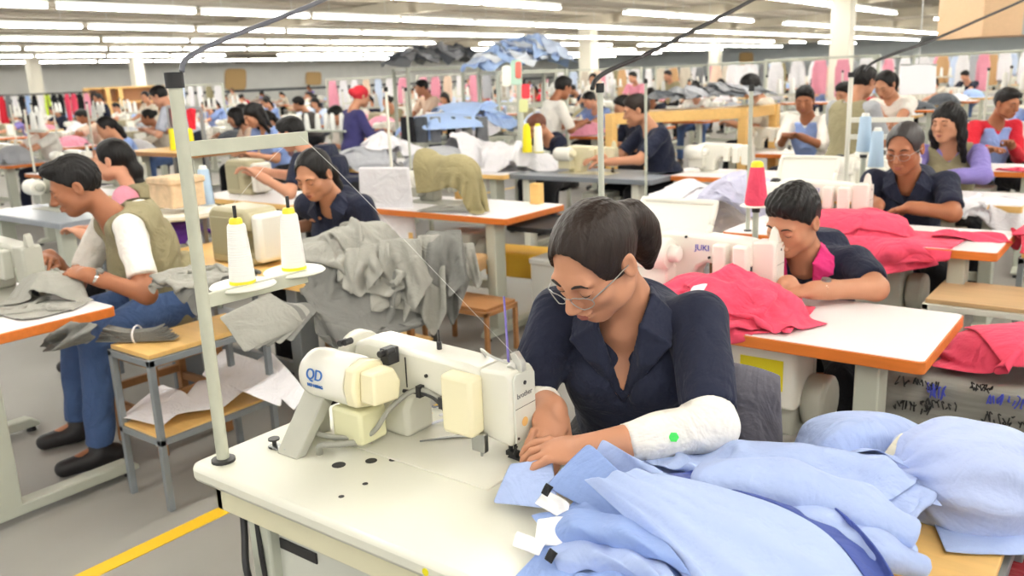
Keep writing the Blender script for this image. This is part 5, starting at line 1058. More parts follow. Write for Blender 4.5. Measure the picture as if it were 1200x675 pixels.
# ------------------------------------------------------------------ right column, third and fourth rows
sewing_table(-.60, 5.35, 'white yellow-edged table of the woman in lavender', WHITETOP, YWOOD, leg=LEGM, W=1.2)
sewing_machine(-1.25, 5.78, 'white sewing machine between the older woman and the woman in lavender', near=False)
thread_stand(-1.56, 5.42, 'cream thread stand with two cross arms behind the older woman in glasses', 1.50, trays=((1, .05, 1.22, .36), (1, .05, 1.12, .34)), r0=.014, m_=CREAM)
m = MB(); m.tube(catmull([at_d(*q) for q in ((1012, 84, 5.2), (1022, 74, 5.25), (1045, 64, 5.35), (1090, 48, 5.6), (1150, 22, 5.9), (1215, -8, 6.2), (1260, -40, 6.5))]), .010, 8); tag(m.build('power_cable', DARK, smooth=180), 'dark cable rising right from the cream cross-armed thread stand', 'cable')
J = skel(at_d(1110, 143, 5.5), math.radians(10), 22, fwd=(-.28, -.92, -.12), s=1.05); J['elL'] = at_d(1152, 206, 5.35); J['wrL'] = at_z(1106, 206, .83); J['hdL'] = unit(at_z(1080, 208, .81)-J['wrL']); J['elR'] = at_d(1070, 200, 5.6); J['wrR'] = at_z(1085, 206, .83); J['hdR'] = unit(at_z(1070, 212, .80)-J['wrR']); J['bust'] = 1
person('long-haired woman in a lavender sweater and khaki vest on the right', J, hair='long', skin=SKIN, top=LAV, sleeve=1.95, vest=KHAKI, near=2, seed=15)
F3 = table_field(-.60, 5.35, 1.2, .55); c = at_z(1150, 222, .82); lay_cloth('garment', WHITEF, F3, .6, .5, (-.75, 5.45, .95), .3, seed=110, squeeze=(.55, .5), kf=55, fric=.95, steps=70, label='white garment heaped on the table of the woman in lavender', cat='garment')
sewing_table(-.62, 7.0, 'white-topped table in front of the worker in red', WHITETOP, ORANGE, leg=LEGM)
J = skel(at_d(1180, 121, 7.0), math.radians(35), 16, hl=at_d(1185, 170, 6.9), hr=at_d(1160, 175, 6.8), fwd=(.75, -.5, -.2)); person('short-haired worker in a red knit and blue apron at the right edge', J, hair='short', skin=SKIN2, top=REDC, sleeve=1.95, apron=BLUEA, near=1, seed=17)
c = at_z(1198, 190, .8); F4 = table_field(-.62, 7.0, 1.2, .55); lay_cloth('garment', PINKF, F4, .4, .3, (-.80, 7.1, .9), .3, seed=111, squeeze=(.55, .5), kf=55, fric=.95, steps=60, label='coral pink garment on the table of the worker in red', cat='garment', group='coral pink garments')
# ------------------------------------------------------------------ people and things one to three rows further back
def sitter(lab, u, v, dep, yaw, fwd, hl=None, hr=None, **k):
    lean = k.pop('lean', 18); J = skel(at_d(u, v, dep), math.radians(yaw), lean, fwd=fwd, hl=None if hl is None else at_d(*hl), hr=None if hr is None else at_d(*hr), s=k.pop('s', 1.))
    if k.pop('bust', 0): J['bust'] = 1
    return person(lab, J, near=k.pop('near', 1), **k)
def stander(lab, u, v, dep, yaw, fwd, s=.96, lean=6, hl=None, hr=None, **k):
    hc = at_d(u, v, dep); J = skel(hc, math.radians(yaw), lean, 'stand', fwd=fwd, hl=None if hl is None else at_d(*hl), hr=None if hr is None else at_d(*hr), s=s)
    return person(lab, J, near=k.pop('near', 1), **k)
sitter('ponytailed woman in a pink blouse and khaki vest behind the man in the vest', 132, 187, 4.85, -50, (-.9, -.6, -.05), hair='low', top=PINKC, vest=KHAKI, sleeve=.8, skin=SKIN3, seed=21)
sitter('navy-shirted person leaning left over the bench behind the ponytailed woman', 341, 157, 6.2, -70, (-.9, -.35, -.35), hl=(302, 205, 5.9), hr=(300, 200, 6.2), lean=42, hair='short', top=NAVY, sleeve=.8, skin=SKIN3, seed=22)
stander('person standing in a purple overall and red headscarf', 423, 113, 9.3, 160, (.2, .9, -.2), hair='bun', hairm=cloth_mat('red_scarf', (200, 48, 60)), top=PURP, sleeve=1.9, pants=PURP, seed=23)
stander('person in a white shirt seen from behind, beside the stand with coloured cards', 660, 103, 9.2, 150, (.3, .9, -.35), s=.98, lean=14, hair='short', top=WHITEC, sleeve=.95, pants=BLACKC, seed=24, skin=SKIN2)
stander('person in a grey shirt standing bent forward by the wooden shelves at the left', 187, 113, 9.6, -60, (-.85, -.4, -.5), hair='short', top=cloth_mat('pale_grey_shirt', (190, 194, 206)), sleeve=.8, pants=NAVY, lean=28, seed=25, skin=SKIN3)
sitter('man in a pale blue apron over a white shirt, behind the wooden rack', 943, 117, 7.5, -5, (.15, -.9, -.25), hl=(938, 160, 7.3), hr=(920, 160, 7.4), hair='short', top=WHITEC, apron=BLUEA, sleeve=1.0, skin=SKIN2, seed=26)
stander('person in a khaki vest standing with their back to the camera', 1012, 96, 6.3, 160, (.3, .9, -.3), hair='short', top=cloth_mat('grey_shirt', (170, 172, 176)), vest=KHAKI, sleeve=.8, pants=KHAKI, seed=27)
stander('woman in a white top looking down, right of the khaki vest', 1037, 99, 7.2, -15, (-.2, -.8, -.5), hl=(1030, 165, 6.9), hr=(1045, 150, 6.8), hair='pony', top=WHITEC, sleeve=.5, pants=BLACKC, seed=28)
sitter('dark-haired worker in a cream blouse, left of the light blue worker', 276, 137, 10.6, -20, (-.7, -.7, -.3), hair='bob', top=cloth_mat('cream_blouse', (232, 206, 184)), seed=29, sleeve=.8)
sitter('long-haired woman in a light blue top, beyond the upper arm of the front stand', 297, 135, 8.6, 0, (-.2, -.9, -.45), hair='long', top=BLUEA, sleeve=.8, seed=30)
sitter('brown-haired worker bent over beside the person in the white shirt', 630, 148, 8.6, -10, (-.2, -.8, -.55), lean=30, hair='short', hairm=mat('hair_auburn', (104, 56, 38), rough=.5, noise=.3, nscale=50), top=NAVY, sleeve=.8, skin=SKIN, seed=31)
sitter('worker in navy behind the left post of the wooden rack', 730, 125, 9.4, -30, (-.7, -.7, -.35), hair='short', top=NAVY, sleeve=.8, seed=32, near=0)
sitter('dark-haired worker behind the grey clothes on the wooden rack', 878, 100, 9.0, -60, (-.9, -.4, -.3), hair='bob', top=cloth_mat('sand_shirt', (206, 196, 180)), sleeve=.8, seed=33)
sitter('person seen beyond the khaki vest in pale lilac', 990, 110, 8.8, -20, (-.4, -.8, -.3), hair='short', top=cloth_mat('pale_lilac', (196, 194, 226)), sleeve=.8, seed=34)
sitter('worker by the white cones, in a striped brown top', 312, 140, 11.4, -30, (-.6, -.7, -.3), hair='low', top=cloth_mat('brown_top', (120, 92, 96)), sleeve=.8, seed=36, near=0)
sitter('dark-haired worker bent over below the purple overall', 394, 135, 11.0, -10, (-.2, -.8, -.5), hair='short', top=WHITEC, sleeve=.8, seed=37, near=0)
sitter('dark-clothed worker at the far bench in the upper left middle', 350, 122, 14., -50, (-.8, -.5, -.3), hair='short', top=cloth_mat('charcoal_top', (70, 66, 66)), sleeve=.8, seed=38, near=0)
# tables and machines that belong to them
def small_station(u, v, dx, lab_t, lab_m, top=WHITETOP, edge=ORANGE, W=1.2, over=False, body=WHITEP):
    c = at_z(u, v, .76); sewing_table(c[0], c[1], lab_t, top, edge, W=W, motor=False)
    if over: overlock(c[0]-dx, c[1]+.3, lab_m)
    else: sewing_machine(c[0]-dx, c[1]+.4, lab_m, body=body, near=False)
small_station(340, 240, .85, 'yellow-edged table in front of the leaning navy-shirted person', 'khaki overlock machine in front of the leaning navy-shirted person', top=WHITETOP, edge=YWOOD, over=True)
small_station(985, 182, .6, 'pale table in front of the man in the blue apron', 'white machine before the man in the blue apron')
small_station(948, 212, .6, 'white table with a brown edge under the right side of the wooden rack', 'white machine under the right side of the wooden rack')
small_station(70, 262, .5, 'grey table behind the table of the man in the khaki vest', 'grey sewing machine in front of the face of the man in the vest', top=GREYTOP, edge=GREYTOP, body=GREYP)
small_station(160, 232, .6, 'table in front of the woman in the pink blouse', 'machine in front of the woman in the pink blouse', top=WHITETOP, edge=YWOOD, body=GREYP)
# wooden rack in the middle right with grey clothes on it
A, B, C_ = at_z(716, 133, 1.19), at_z(872, 126, 1.19), at_z(908, 122, 1.19)
A[2] = B[2] = C_[2] = 1.19; dep_ = C_-B; E_ = A+dep_
r = thing('wooden_rack', 'yellow wooden rack with grey clothes on top, in the middle right', 'rack', V3(*((A+C_)/2)[:2], 0)); o_ = pos(r)
for a, b in ((A, B), (B, C_), (A, E_), (E_, C_)): m = MB(); m.bar(a-o_-V3(0, 0, .05), b-o_-V3(0, 0, .05), .05, .10); m.build('rail', YWOOD, r, bevel=.004)
for a in (A, B, C_, E_): m = MB(); m.bar(V3(a[0], a[1], 0)-o_, a-o_, .085, .085, up=(0, 1, 0)); m.build('post', YWOOD, r, bevel=.004)
m = MB(); v_ = [A-o_, B-o_, C_-o_, E_-o_]; m.add([p+V3(0, 0, z) for z in (-.02, .0) for p in v_], [(0, 1, 2, 3), (7, 6, 5, 4), (0, 4, 5, 1), (1, 5, 6, 2), (2, 6, 7, 3), (3, 7, 4, 0)]); m.build('shelf_board', YWOOD, r)
GREY3 = [cloth_mat('grey_cloth_%d' % i, c) for i, c in enumerate(((120, 122, 126), (86, 90, 96), (150, 152, 156), (176, 178, 184)))]
def on_rail(a, b, n, z, mats, lab, nm='garment', grp=None, size=(.5, .36), seed=0, h=.07, cat='garment'):
    """crumpled garments in a row on a shelf from a to b"""
    lo, hi = np.minimum(a, b)-.5, np.maximum(a, b)+.5; F = Field2(lo[0], lo[1], hi[0], hi[1], z, res=.02)
    for i in range(n): p = a+(b-a)*((i+.5)/n); F.mound(p[0], p[1], .36, .26, .13, base=z)
    for i in range(n):
        p = a+(b-a)*((i+.5)/n); o = lay_cloth(nm, mats[i % len(mats)], F, size[0], size[1], (p[0], p[1], z+h+.05*(i % 2)), .7*i, seed=seed+i, squeeze=(.5, .5), kf=50, fric=.95, steps=50, res=.022, label=lab, cat=cat, group=grp)
on_rail((A+E_)/2*.75+B*.25, B+dep_*.5, 9, 1.192, GREY3, 'crumpled grey garment lying on top of the yellow wooden rack', grp='grey garments on the wooden rack', seed=200)
# laundry heap, pink cone, paper sheet
FLn = Field2(-3.6, 4.6, -1.6, 6.4, .50, res=.02); q = at_d(808, 232, 5.7); FLn.mound(q[0], q[1], .42, .34, .26)
stool_shelf(q[0]-.45, q[1]-.32, q[0]+.45, q[1]+.32, .50, .2, 'dark-framed low table under the white laundry', 'low_table', GREYTOP, DARK)
for i in range(5): lay_cloth('garment', WHITEF, FLn, .62, .5, (q[0]+(.16, -.18, .05, .2, -.1)[i], q[1]+(.05, -.02, .1, -.1, .05)[i], .95+.05*i), 1.1*i, seed=220+i, squeeze=(.55, .5), kf=55, fric=.95, steps=60, res=.02, label='white garment in the laundry heap left of the pink thread cone', cat='garment', group='white garments in the laundry heap')
q = at_d(870, 205, 5.2); FLa = Field2(q[0]-.8, q[1]-.8, q[0]+.8, q[1]+.8, .55, res=.02).mound(q[0], q[1], .34, .3, .36)
stool_shelf(q[0]-.32, q[1]-.28, q[0]+.32, q[1]+.28, .55, .2, 'brown-topped stool under the pale lilac cloth beside the wooden rack post', 'low_table', YWOOD, BROWNW)
for i in range(3): lay_cloth('garment', cloth_mat('pale_lilac_cloth', (206, 206, 230)), FLa, .66, .5, (q[0]+.06*i, q[1]-.05*i, 1.1+.05*i), .8*i, seed=230+i, squeeze=(.65, .6), kf=45, fric=.95, steps=60, res=.02, label='pale lilac garment heaped behind the right post of the wooden rack', cat='garment', group='pale lilac garments')
q = at_d(886, 240, 3.5); r = thing('thread_cone', 'coral pink thread cone with a yellow tip behind the pink-collared worker', 'thread', q)
m = MB(); m.lathe([(.042, 0), (.046, .01), (.043, .04), (.028, .15), (.025, .155)], n=20); m.build('thread', PINKF, r); m = MB(); m.lathe([(.026, .152), (.024, .17), (.015, .178)], n=16); m.build('cone_tip', YCONE, r)
q2 = q-V3(0, 0, q[2]-.0); thread_stand(q[0], q[1], 'low thread stand carrying the coral pink cone', q[2]+.0, z=.0, r0=.012, m_=LEGM); q = q+V3(.05, .12, 0)
m = MB(); m.lathe([(.06, -.006), (.065, -.003), (.06, 0)], (0, 0, 0), 2, 20); o = m.build('spool_plate', PLATEW, r)
a, b, c_, d_ = at_d(1053, 112, 6.2), at_d(1097, 110, 6.0), at_d(1098, 76, 6.0), at_d(1056, 76, 6.2)
flap('white paper sheet hanging above the woman in lavender', (a, b, c_, d_), mat('paper', (240, 240, 244), rough=.8), 'paper_sheet', 'paper', n=8, bulge=.012)
m = MB(); m.tube([(d_+c_)/2+V3(0, 0, .0), (d_+c_)/2+V3(0, 0, 1.7)], .004, 6); m.bar(d_, c_, .012); tag(m.build('hanging_wire', METAL, smooth=None), 'thin wire and bar holding the white paper sheet', 'wire')
# the stand with coloured cards
q = at_z(612, 196, .76); c = thread_stand(q[0], q[1], 'wide grey stand with coloured cards, before the person in the white shirt', 1.62, r0=.028, m_=LEGM, trays=((1, .2, 1.30, .22), (-1, .2, 1.32, .26), (1, .2, .86, .45)))
for i, (u0, v0, u1, v1, col, nm) in enumerate(((598, 70, 612, 100, (180, 214, 196), 'pale green'), (604, 72, 611, 92, (236, 110, 96), 'orange red'), (611, 98, 621, 116, (226, 52, 66), 'red'), (608, 116, 619, 132, (206, 210, 150), 'yellow green'), (588, 76, 599, 102, (236, 238, 226), 'off-white'))):
    dd = 7.0-.012*i; flap('%s card fixed to the wide grey stand' % nm, (at_d(u0, v1, dd), at_d(u1, v1, dd), at_d(u1, v0, dd), at_d(u0, v0, dd)), mat('card_%d' % i, col, rough=.6), 'card', 'card', n=4, bulge=.003)
for i, (u, v, col, lab) in enumerate(((618, 178, (244, 226, 40), 'yellow thread cone on the wide grey stand'), (631, 178, (244, 244, 240), 'white thread cone beside the yellow one on the wide grey stand'))): p = at_d(u, v, 6.95); thread_cone(p[0], p[1], p[2], lab, mat('thread_%d' % i, col, rough=.9), s=1.15, h=.18)
st_ = COL.objects['thread_stand.005']; o_ = pos(st_); p = at_d(637, 178, 6.95)-o_; m = MB(); m.bar((0, 0, p[2]-.006), p-V3(0, 0, .006), .12, .008); m.build('spool_board', LEGM, st_)
# high racks with clothes in the middle distance
def rack(lab, P, z, w, cloths, glab, grp, n, seed, size=(.6, .45), shelf=None, nm='metal_rack', legs=LEGM):
    a, b = P; a, b = V3(a[0], a[1], 0), V3(b[0], b[1], 0); d = unit(b-a); e = V3(-d[1], d[0], 0)*w/2; c = (a+b)/2; r = thing(nm, lab, 'rack', c)
    for s1 in (a, b):
        for s2 in (e, -e): m = MB(); m.bar(s1+s2-c, s1+s2-c+V3(0, 0, z), .035, .035, up=(0, 1, 0)); m.build('post', legs, r)
    for zz in (z-.02,): m = MB(); v_ = [a-e-c, b-e-c, b+e-c, a+e-c]; m.add([p+V3(0, 0, zz+k) for k in (-.02, .02) for p in v_], [(0, 1, 2, 3), (7, 6, 5, 4), (0, 4, 5, 1), (1, 5, 6, 2), (2, 6, 7, 3), (3, 7, 4, 0)]); m.build('shelf', shelf or legs, r)
    on_rail(a, b, n, z, cloths, glab, grp=grp, size=size, seed=seed, h=.2); return r
BLUES = [cloth_mat('sky_blue_cloth', (176, 202, 244)), cloth_mat('ice_blue_cloth', (206, 220, 244)), cloth_mat('white_blue_cloth', (232, 238, 246))]
rack('high rack loaded with light blue cloth in the centre background', (at_d(572, 95, 9.6), at_d(650, 93, 9.9)), 1.62, .6, BLUES, 'light blue garment piled on the high rack in the centre background', 'light blue garments on the high rack', 14, 240, (.7, .6))
rack('high rack loaded with grey cloth left of the light blue pile', (at_d(470, 95, 11.2), at_d(552, 95, 11.6)), 1.72, .6, GREY3, 'grey garment piled on the high rack left of the light blue pile', 'grey garments on the high rack', 10, 260, (.7, .6))
rack('long low rack with light blue and white cloth spread over it', (at_d(490, 150, 9.1), at_d(592, 150, 9.4)), .95, .7, [BLUES[0], WHITEF, BLUES[1], WHITEF], 'garment spread over the long low rack in the middle', 'garments on the long low rack', 9, 280, (.9, .7))
for i, (u, v, dp, s) in enumerate(((520, 135, 8.9, 1), (545, 122, 9.2, 2))): F = Field2(-9, 3, -2, 10, at_d(u, v, dp)[2]-.12, res=.03); c = at_d(u, v, dp); F.mound(c[0], c[1], .5, .3, .14); lay_cloth('garment', BLUES[0], F, 1.0, .6, c+V3(0, 0, .12), -.6, seed=290+i, squeeze=(.8, .6), kf=40, fric=.95, steps=60, res=.025, label=('long light blue cloth lying across the long low rack, lower part', 'long light blue cloth lying across the long low rack, upper part')[i], cat='cloth')
for i in range(6):
    c = at_d(478+17*i, 152, 8.7); G, rest = sheet(.24, .26, 14, 14, (0, 0, 0), 0, .0, i, (.8, 1)); a = .15*i; X_ = G[..., 0]; Y_ = G[..., 1]
    H_ = np.stack([c[0]+X_*.8, c[1]+.03*np.sin(X_*26+i)*(1-Y_), c[2]+Y_], -1); tag(grid_obj('garment', H_, (BLACKC, GREY3[1], GREY3[2], BLACKC, GREYC, GREY3[0])[i], solid=.01), 'dark garment hanging below the long low rack', 'garment', 'dark garments hanging below the rack')
for i in range(5): F = Field2(-7.4, 3.4, -2.4, 9, .76, res=.03) if i == 0 else F; c = at_z(425+46*i, 192-4*(i % 2), .8); F.mound(c[0], c[1], .36, .28, .20); lay_cloth('garment', (GREY3[3], WHITEF, GREY3[3], WHITEF, WHITEF)[i], F, .9, .7, c+V3(0, 0, .35), i*.9, seed=300+i, squeeze=(.6, .6), kf=45, fric=.95, steps=55, res=.024, label='pale garment heaped on the bench behind the khaki cloth', cat='garment', group='pale garments behind the khaki cloth')
c = at_z(512, 194, .76); sewing_table(c[0]+1.15, c[1]-.45, 'wide bench with pale garments behind the khaki cloth', WHITETOP, YWOOD, W=2.6, D=.95, motor=False)
# cones, boxes and cloth around the second column on the left
BLUET = mat('pale_blue_thread', (176, 200, 222), rough=.9, bump=.3, bscale=150)
for i, (u, v, dp, lab) in enumerate(((243, 240, 4.9, 'pale blue thread cone right of the front pole'), (1012, 178, 5.0, 'pale blue thread cone left of the older woman, the nearer to the cream stand'), (1026, 196, 4.9, 'pale blue thread cone left of the older woman, the lower one'))):
    p = at_d(u, v, dp); thread_cone(p[0], p[1], p[2], lab, BLUET, mat('white_cone', (236, 236, 230)), s=1.2, h=.17); q = thread_stand(p[0], p[1], ('short thread post under the pale blue cone right of the front pole', 'short thread post under the nearer pale blue cone by the cream stand', 'short thread post under the lower pale blue cone by the cream stand')[i], p[2]-.004, z=.0, r0=.015, m_=LEGM)
    m = MB(); m.lathe([(.05, p[2]-.012), (.055, p[2]-.008), (.05, p[2]-.004)], n=18); m.build('spool_plate', PLATEW, q)
r = crate(205, 206, .95, .22, .20, .16, mat('wicker', (220, 192, 156), rough=.8, noise=.35, nscale=22, bump=.4, bscale=30), 'tan basket behind the front pole, on a round stand', 'basket', 'basket'); c = pos(r)
r = thing('round_stand', 'round white stand under the tan basket behind the front pole', 'stand', (c[0], c[1], 0)); m = MB(); m.lathe([(.19, .89), (.20, .90), (.20, .915), (.19, .919)], n=24); m.build('top', PLATEW, r)
for a in range(4): m = MB(); m.bar((.13*math.cos(a*PI/2+.5), .13*math.sin(a*PI/2+.5), 0), (.13*math.cos(a*PI/2+.5), .13*math.sin(a*PI/2+.5), .89), .022); m.build('leg', METAL, r)
F = Field2(-6, 1.5, -2.6, 4.5, .72, res=.02); c = at_d(200, 240, 4.7); F.mound(c[0], c[1], .2, .2, .14); lay_cloth('cloth_piece', cloth_mat('violet_cloth', (104, 58, 156)), F, .5, .4, (c[0], c[1], 1.1), .3, seed=310, squeeze=(.55, .55), kf=50, fric=.95, steps=60, label='violet cloth behind the shoulder of the man in the khaki vest', cat='cloth')
stool_shelf(c[0]-.3, c[1]-.28, c[0]+.3, c[1]+.28, .72, .3, 'low table under the violet cloth', 'low_table', GREYTOP, STEELG)
c = at_d(222, 262, 4.4); lay_cloth('cloth_piece', GREYC, F, .5, .36, (c[0], c[1], 1.0), .8, seed=311, squeeze=(.55, .55), kf=50, fric=.95, steps=60, label='grey cloth below the violet cloth, left of the front pole', cat='cloth')
for i, (u, v) in enumerate(((205, 168), (224, 168))): p = at_d(u, v+8, 8.0); m = MB(); m.lathe([(.036, 0), (.04, .01), (.034, .19), (.018, .20)], n=16); o = m.build('yellow_container', mat('yellow_plastic', (240, 228, 40), rough=.4)); o.location = p; tag(o, ('yellow container left of the front pole', 'yellow container right of the front pole')[i], 'container')
c = at_z(240, 178, .95); 
p = at_d(213, 176, 8.1); sewing_table(p[0]+.6, p[1]-.25, 'table carrying the two yellow containers behind the front pole', YWOOD, BROWNW, z=at_d(213, 176, 8.0)[2]-.004, motor=False)
for i, (u0, v0, u1, v1, lab) in enumerate(((200, 126, 213, 150, 'red cloth hanging behind the front pole, left strip'), (218, 128, 230, 152, 'red cloth hanging behind the front pole, right strip'))): flap(lab, (at_d(u0+4, v1, 8.2), at_d(u1, v1, 8.2), at_d(u1, v0, 8.2), at_d(u0, v0, 8.2)), REDC, 'red_cloth', 'cloth', n=8, bulge=.06, solid=.006)
m = MB(); m.bar(at_d(196, 125, 8.2), at_d(236, 127, 8.2), .03); p0, p1 = at_d(197, 125, 8.2), at_d(235, 127, 8.2); m.bar((p0[0], p0[1], 0), p0, .03); m.bar((p1[0], p1[1], 0), p1, .03); tag(m.build('cloth_rail', METAL, smooth=None), 'thin rail carrying the red cloth behind the front pole', 'rail')
# thin poles of the stands further back
for i, (u, v, h, lab) in enumerate(((452, 236, 1.52, 'white thread stand pole rising right of the ponytailed woman in navy'), (482, 205, 1.5, 'thin thread stand pole left of the khaki cloth'), (757, 215, 1.5, 'thin pole right of the bespectacled woman at the grey table'))):
    c = at_z(u, v, .76); c[0] = max(c[0], -4.15) if i == 0 else c[0]; thread_stand(c[0], c[1], lab, h, z=.76 if i == 0 else 0., r0=.010, m_=CREAM if i == 0 else LEGM)
p = at_d(372, 152, 9.6); r = thing('cone_shelf', 'narrow shelf with white thread cones above the leaning navy-shirted person', 'shelf', (p[0], p[1], 0)); m = MB(); m.box(-.5, -.1, p[2]-.02, .55, .1, p[2]); m.build('board', LEGM, r); 
for x in (-.4, .4): m = MB(); m.bar((x, 0, 0), (x, 0, p[2]-.02), .04); m.build('leg', LEGM, r)
for i in range(7): q_ = rl.uniform(-.03, .03); thread_cone(p[0]-.44+.145*i, p[1]+q_, p[2], 'white thread cone in the row on the narrow shelf in the left background', s=1.0, group='white cones on the narrow shelf', tip=mat('white_cone', (236, 236, 230)))
# ------------------------------------------------------------------ the rows that fill the hall behind
def project(p):
    q = np.array(p)-[0, 0, CAMH]; w = q @ CF; return 600+(q @ CR)/w*FPX, 337.5-(q @ CU)/w*FPX, w
def proto_person(name_, hair, pose, fwd, apron=None, sl=.8, hm=None):
    hc = V3(0, -.12, 1.2 if pose == 'sit' else 1.45); J = skel(hc, 0, 20 if pose == 'sit' else 8, pose, fwd=fwd, s=.97, hl=(.16, -.48, .86) if pose == 'sit' else (.2, -.42, 1.0), hr=(-.12, -.50, .86) if pose == 'sit' else (-.15, -.42, 1.0))
    return person(name_, J, hair=hair, hairm=hm, apron=apron, sleeve=sl, near=0, loc=(0, 0, -50), seed=len(name_), collar=None)
PR = [proto_person('a', 'short', 'sit', (-.2, -.85, -.45)), proto_person('bb', 'low', 'sit', (-.3, -.9, -.35)), proto_person('ccc', 'bob', 'sit', (.25, -.9, -.3)), proto_person('dddd', 'bun', 'sit', (-.5, -.8, -.25), sl=1.9),
      proto_person('eeeee', 'short', 'stand', (-.4, -.9, -.2)), proto_person('ffffff', 'low', 'stand', (.4, -.85, -.3))]
SHIRTS = [('navy', NAVY), ('white', WHITEC), ('khaki', KHAKI), ('pink', PINKC), ('light blue', BLUEA), ('red', REDC), ('lavender', LAV), ('cream', cloth_mat('cream_blouse', (232, 206, 184))), ('white', WHITEC), ('sand', cloth_mat('sand_shirt', (206, 196, 180))), ('navy', NAVY), ('white', WHITEC), ('pale blue', BLUES[1])]
PTAB = sewing_table(0, 0, 'pale orange-edged sewing table in the far rows of the hall', group='sewing tables in the far rows', motor=False); PTAB2 = sewing_table(0, 0, 'pale wooden-edged sewing table in the far rows of the hall', WHITETOP, YWOOD, group='wooden-edged sewing tables in the far rows', motor=False)
PM1 = sewing_machine(0, 0, 'white sewing machine on a table in the far rows of the hall', near=False, group='white sewing machines in the far rows'); PM2 = overlock(0, 0, 'khaki overlock machine on a table in the far rows of the hall', group='khaki overlock machines in the far rows')
PST = thread_stand(0, 0, 'thread stand with white cones in the far rows of the hall', 1.45, trays=((1, 0, 1.2, .4),), r0=.012, m_=CREAM, group='thread stands in the far rows'); PCN = thread_cone(0, 0, 0, 'white thread cone on a stand in the far rows of the hall', group='white thread cones in the far rows', tip=mat('white_cone', (236, 236, 230)))
def proto_heap(seed):
    F = Field2(-.6, -.6, .6, .6, 0, res=.02).mound(0, 0, .34, .26, .14); nx = 30; G, rest = sheet(.8, .65, nx, 26, (0, 0, .3), .4, .0, seed, (.55, .55), kf=45); G = sim(G, F, rest=rest, steps=60, fric=.95)
    n, k, _ = G.shape; return grid_obj('garment', G, WHITEF, solid=.004)
PH = [proto_heap(s) for s in (401, 402, 403)]
for p in PR+[PTAB, PTAB2, PM1, PM2, PST, PCN]: p.location = (0, 0, -50)
taken = [(-3.15-.6, 1.3), (-2.77-.6, 2.5), (-3.6, 4.15), (-3.7, 6.0), (-1.07, 2.7), (-1.1, 4.3), (-1.2, 5.6), (-1.2, 7.3)]
for o in list(COL.objects):
    if o.parent is None and o.get('category') in ('person', 'table', 'rack', 'shelf', 'stool', 'thread stand'): taken.append((o.location[0], o.location[1]))
HEAPC = [('white', WHITEF), ('grey', GREY3[0]), ('white', WHITEF), ('light blue', BLUES[0]), ('dark grey', GREY3[1]), ('khaki', KHAKI), ('pink', PINKC), ('white', WHITEF), ('pale grey', GREY3[3]), ('pale blue', BLUES[1])]
ORD = ['first', 'second', 'third', 'fourth', 'fifth', 'sixth', 'seventh', 'eighth', 'ninth', 'tenth', 'eleventh', 'twelfth', 'thirteenth', 'fourteenth', 'fifteenth', 'sixteenth', 'seventeenth', 'eighteenth', 'nineteenth', 'twentieth', 'last']
def ordinal(i): return ORD[i] if i < 20 else ('twenty-'+ORD[i-20] if 20 < i+1 < 30 and i > 19 else ('thirtieth' if i == 29 else 'thirty-'+ORD[i-30] if i < 39 else 'forty-'+ORD[max(0, i-40)]))
RACKS = ((760, 95, 30, 4), (835, 92, 27, 4), (905, 88, 22, 3.5), (960, 95, 17, 2.2), (1100, 78, 24, 4), (1165, 72, 20, 3.5), (430, 108, 22, 3), (1060, 85, 30, 4), (700, 100, 26, 3), (540, 105, 22, 3), (225, 118, 24, 3))
BLOCK = [(at_d(u, v, dp), ln/2) for u, v, dp, ln in RACKS]+[(at_d(150, 128, 30), 1.4), (at_d(20, 139, 29), 1.), (at_d(60, 136, 29), 1.), (at_d(100, 133, 29), 1.)]
rf = random.Random(11); rest_c = 0; USED = set()
def use(o):
    USED.add(o.name); return copy_tree(o)
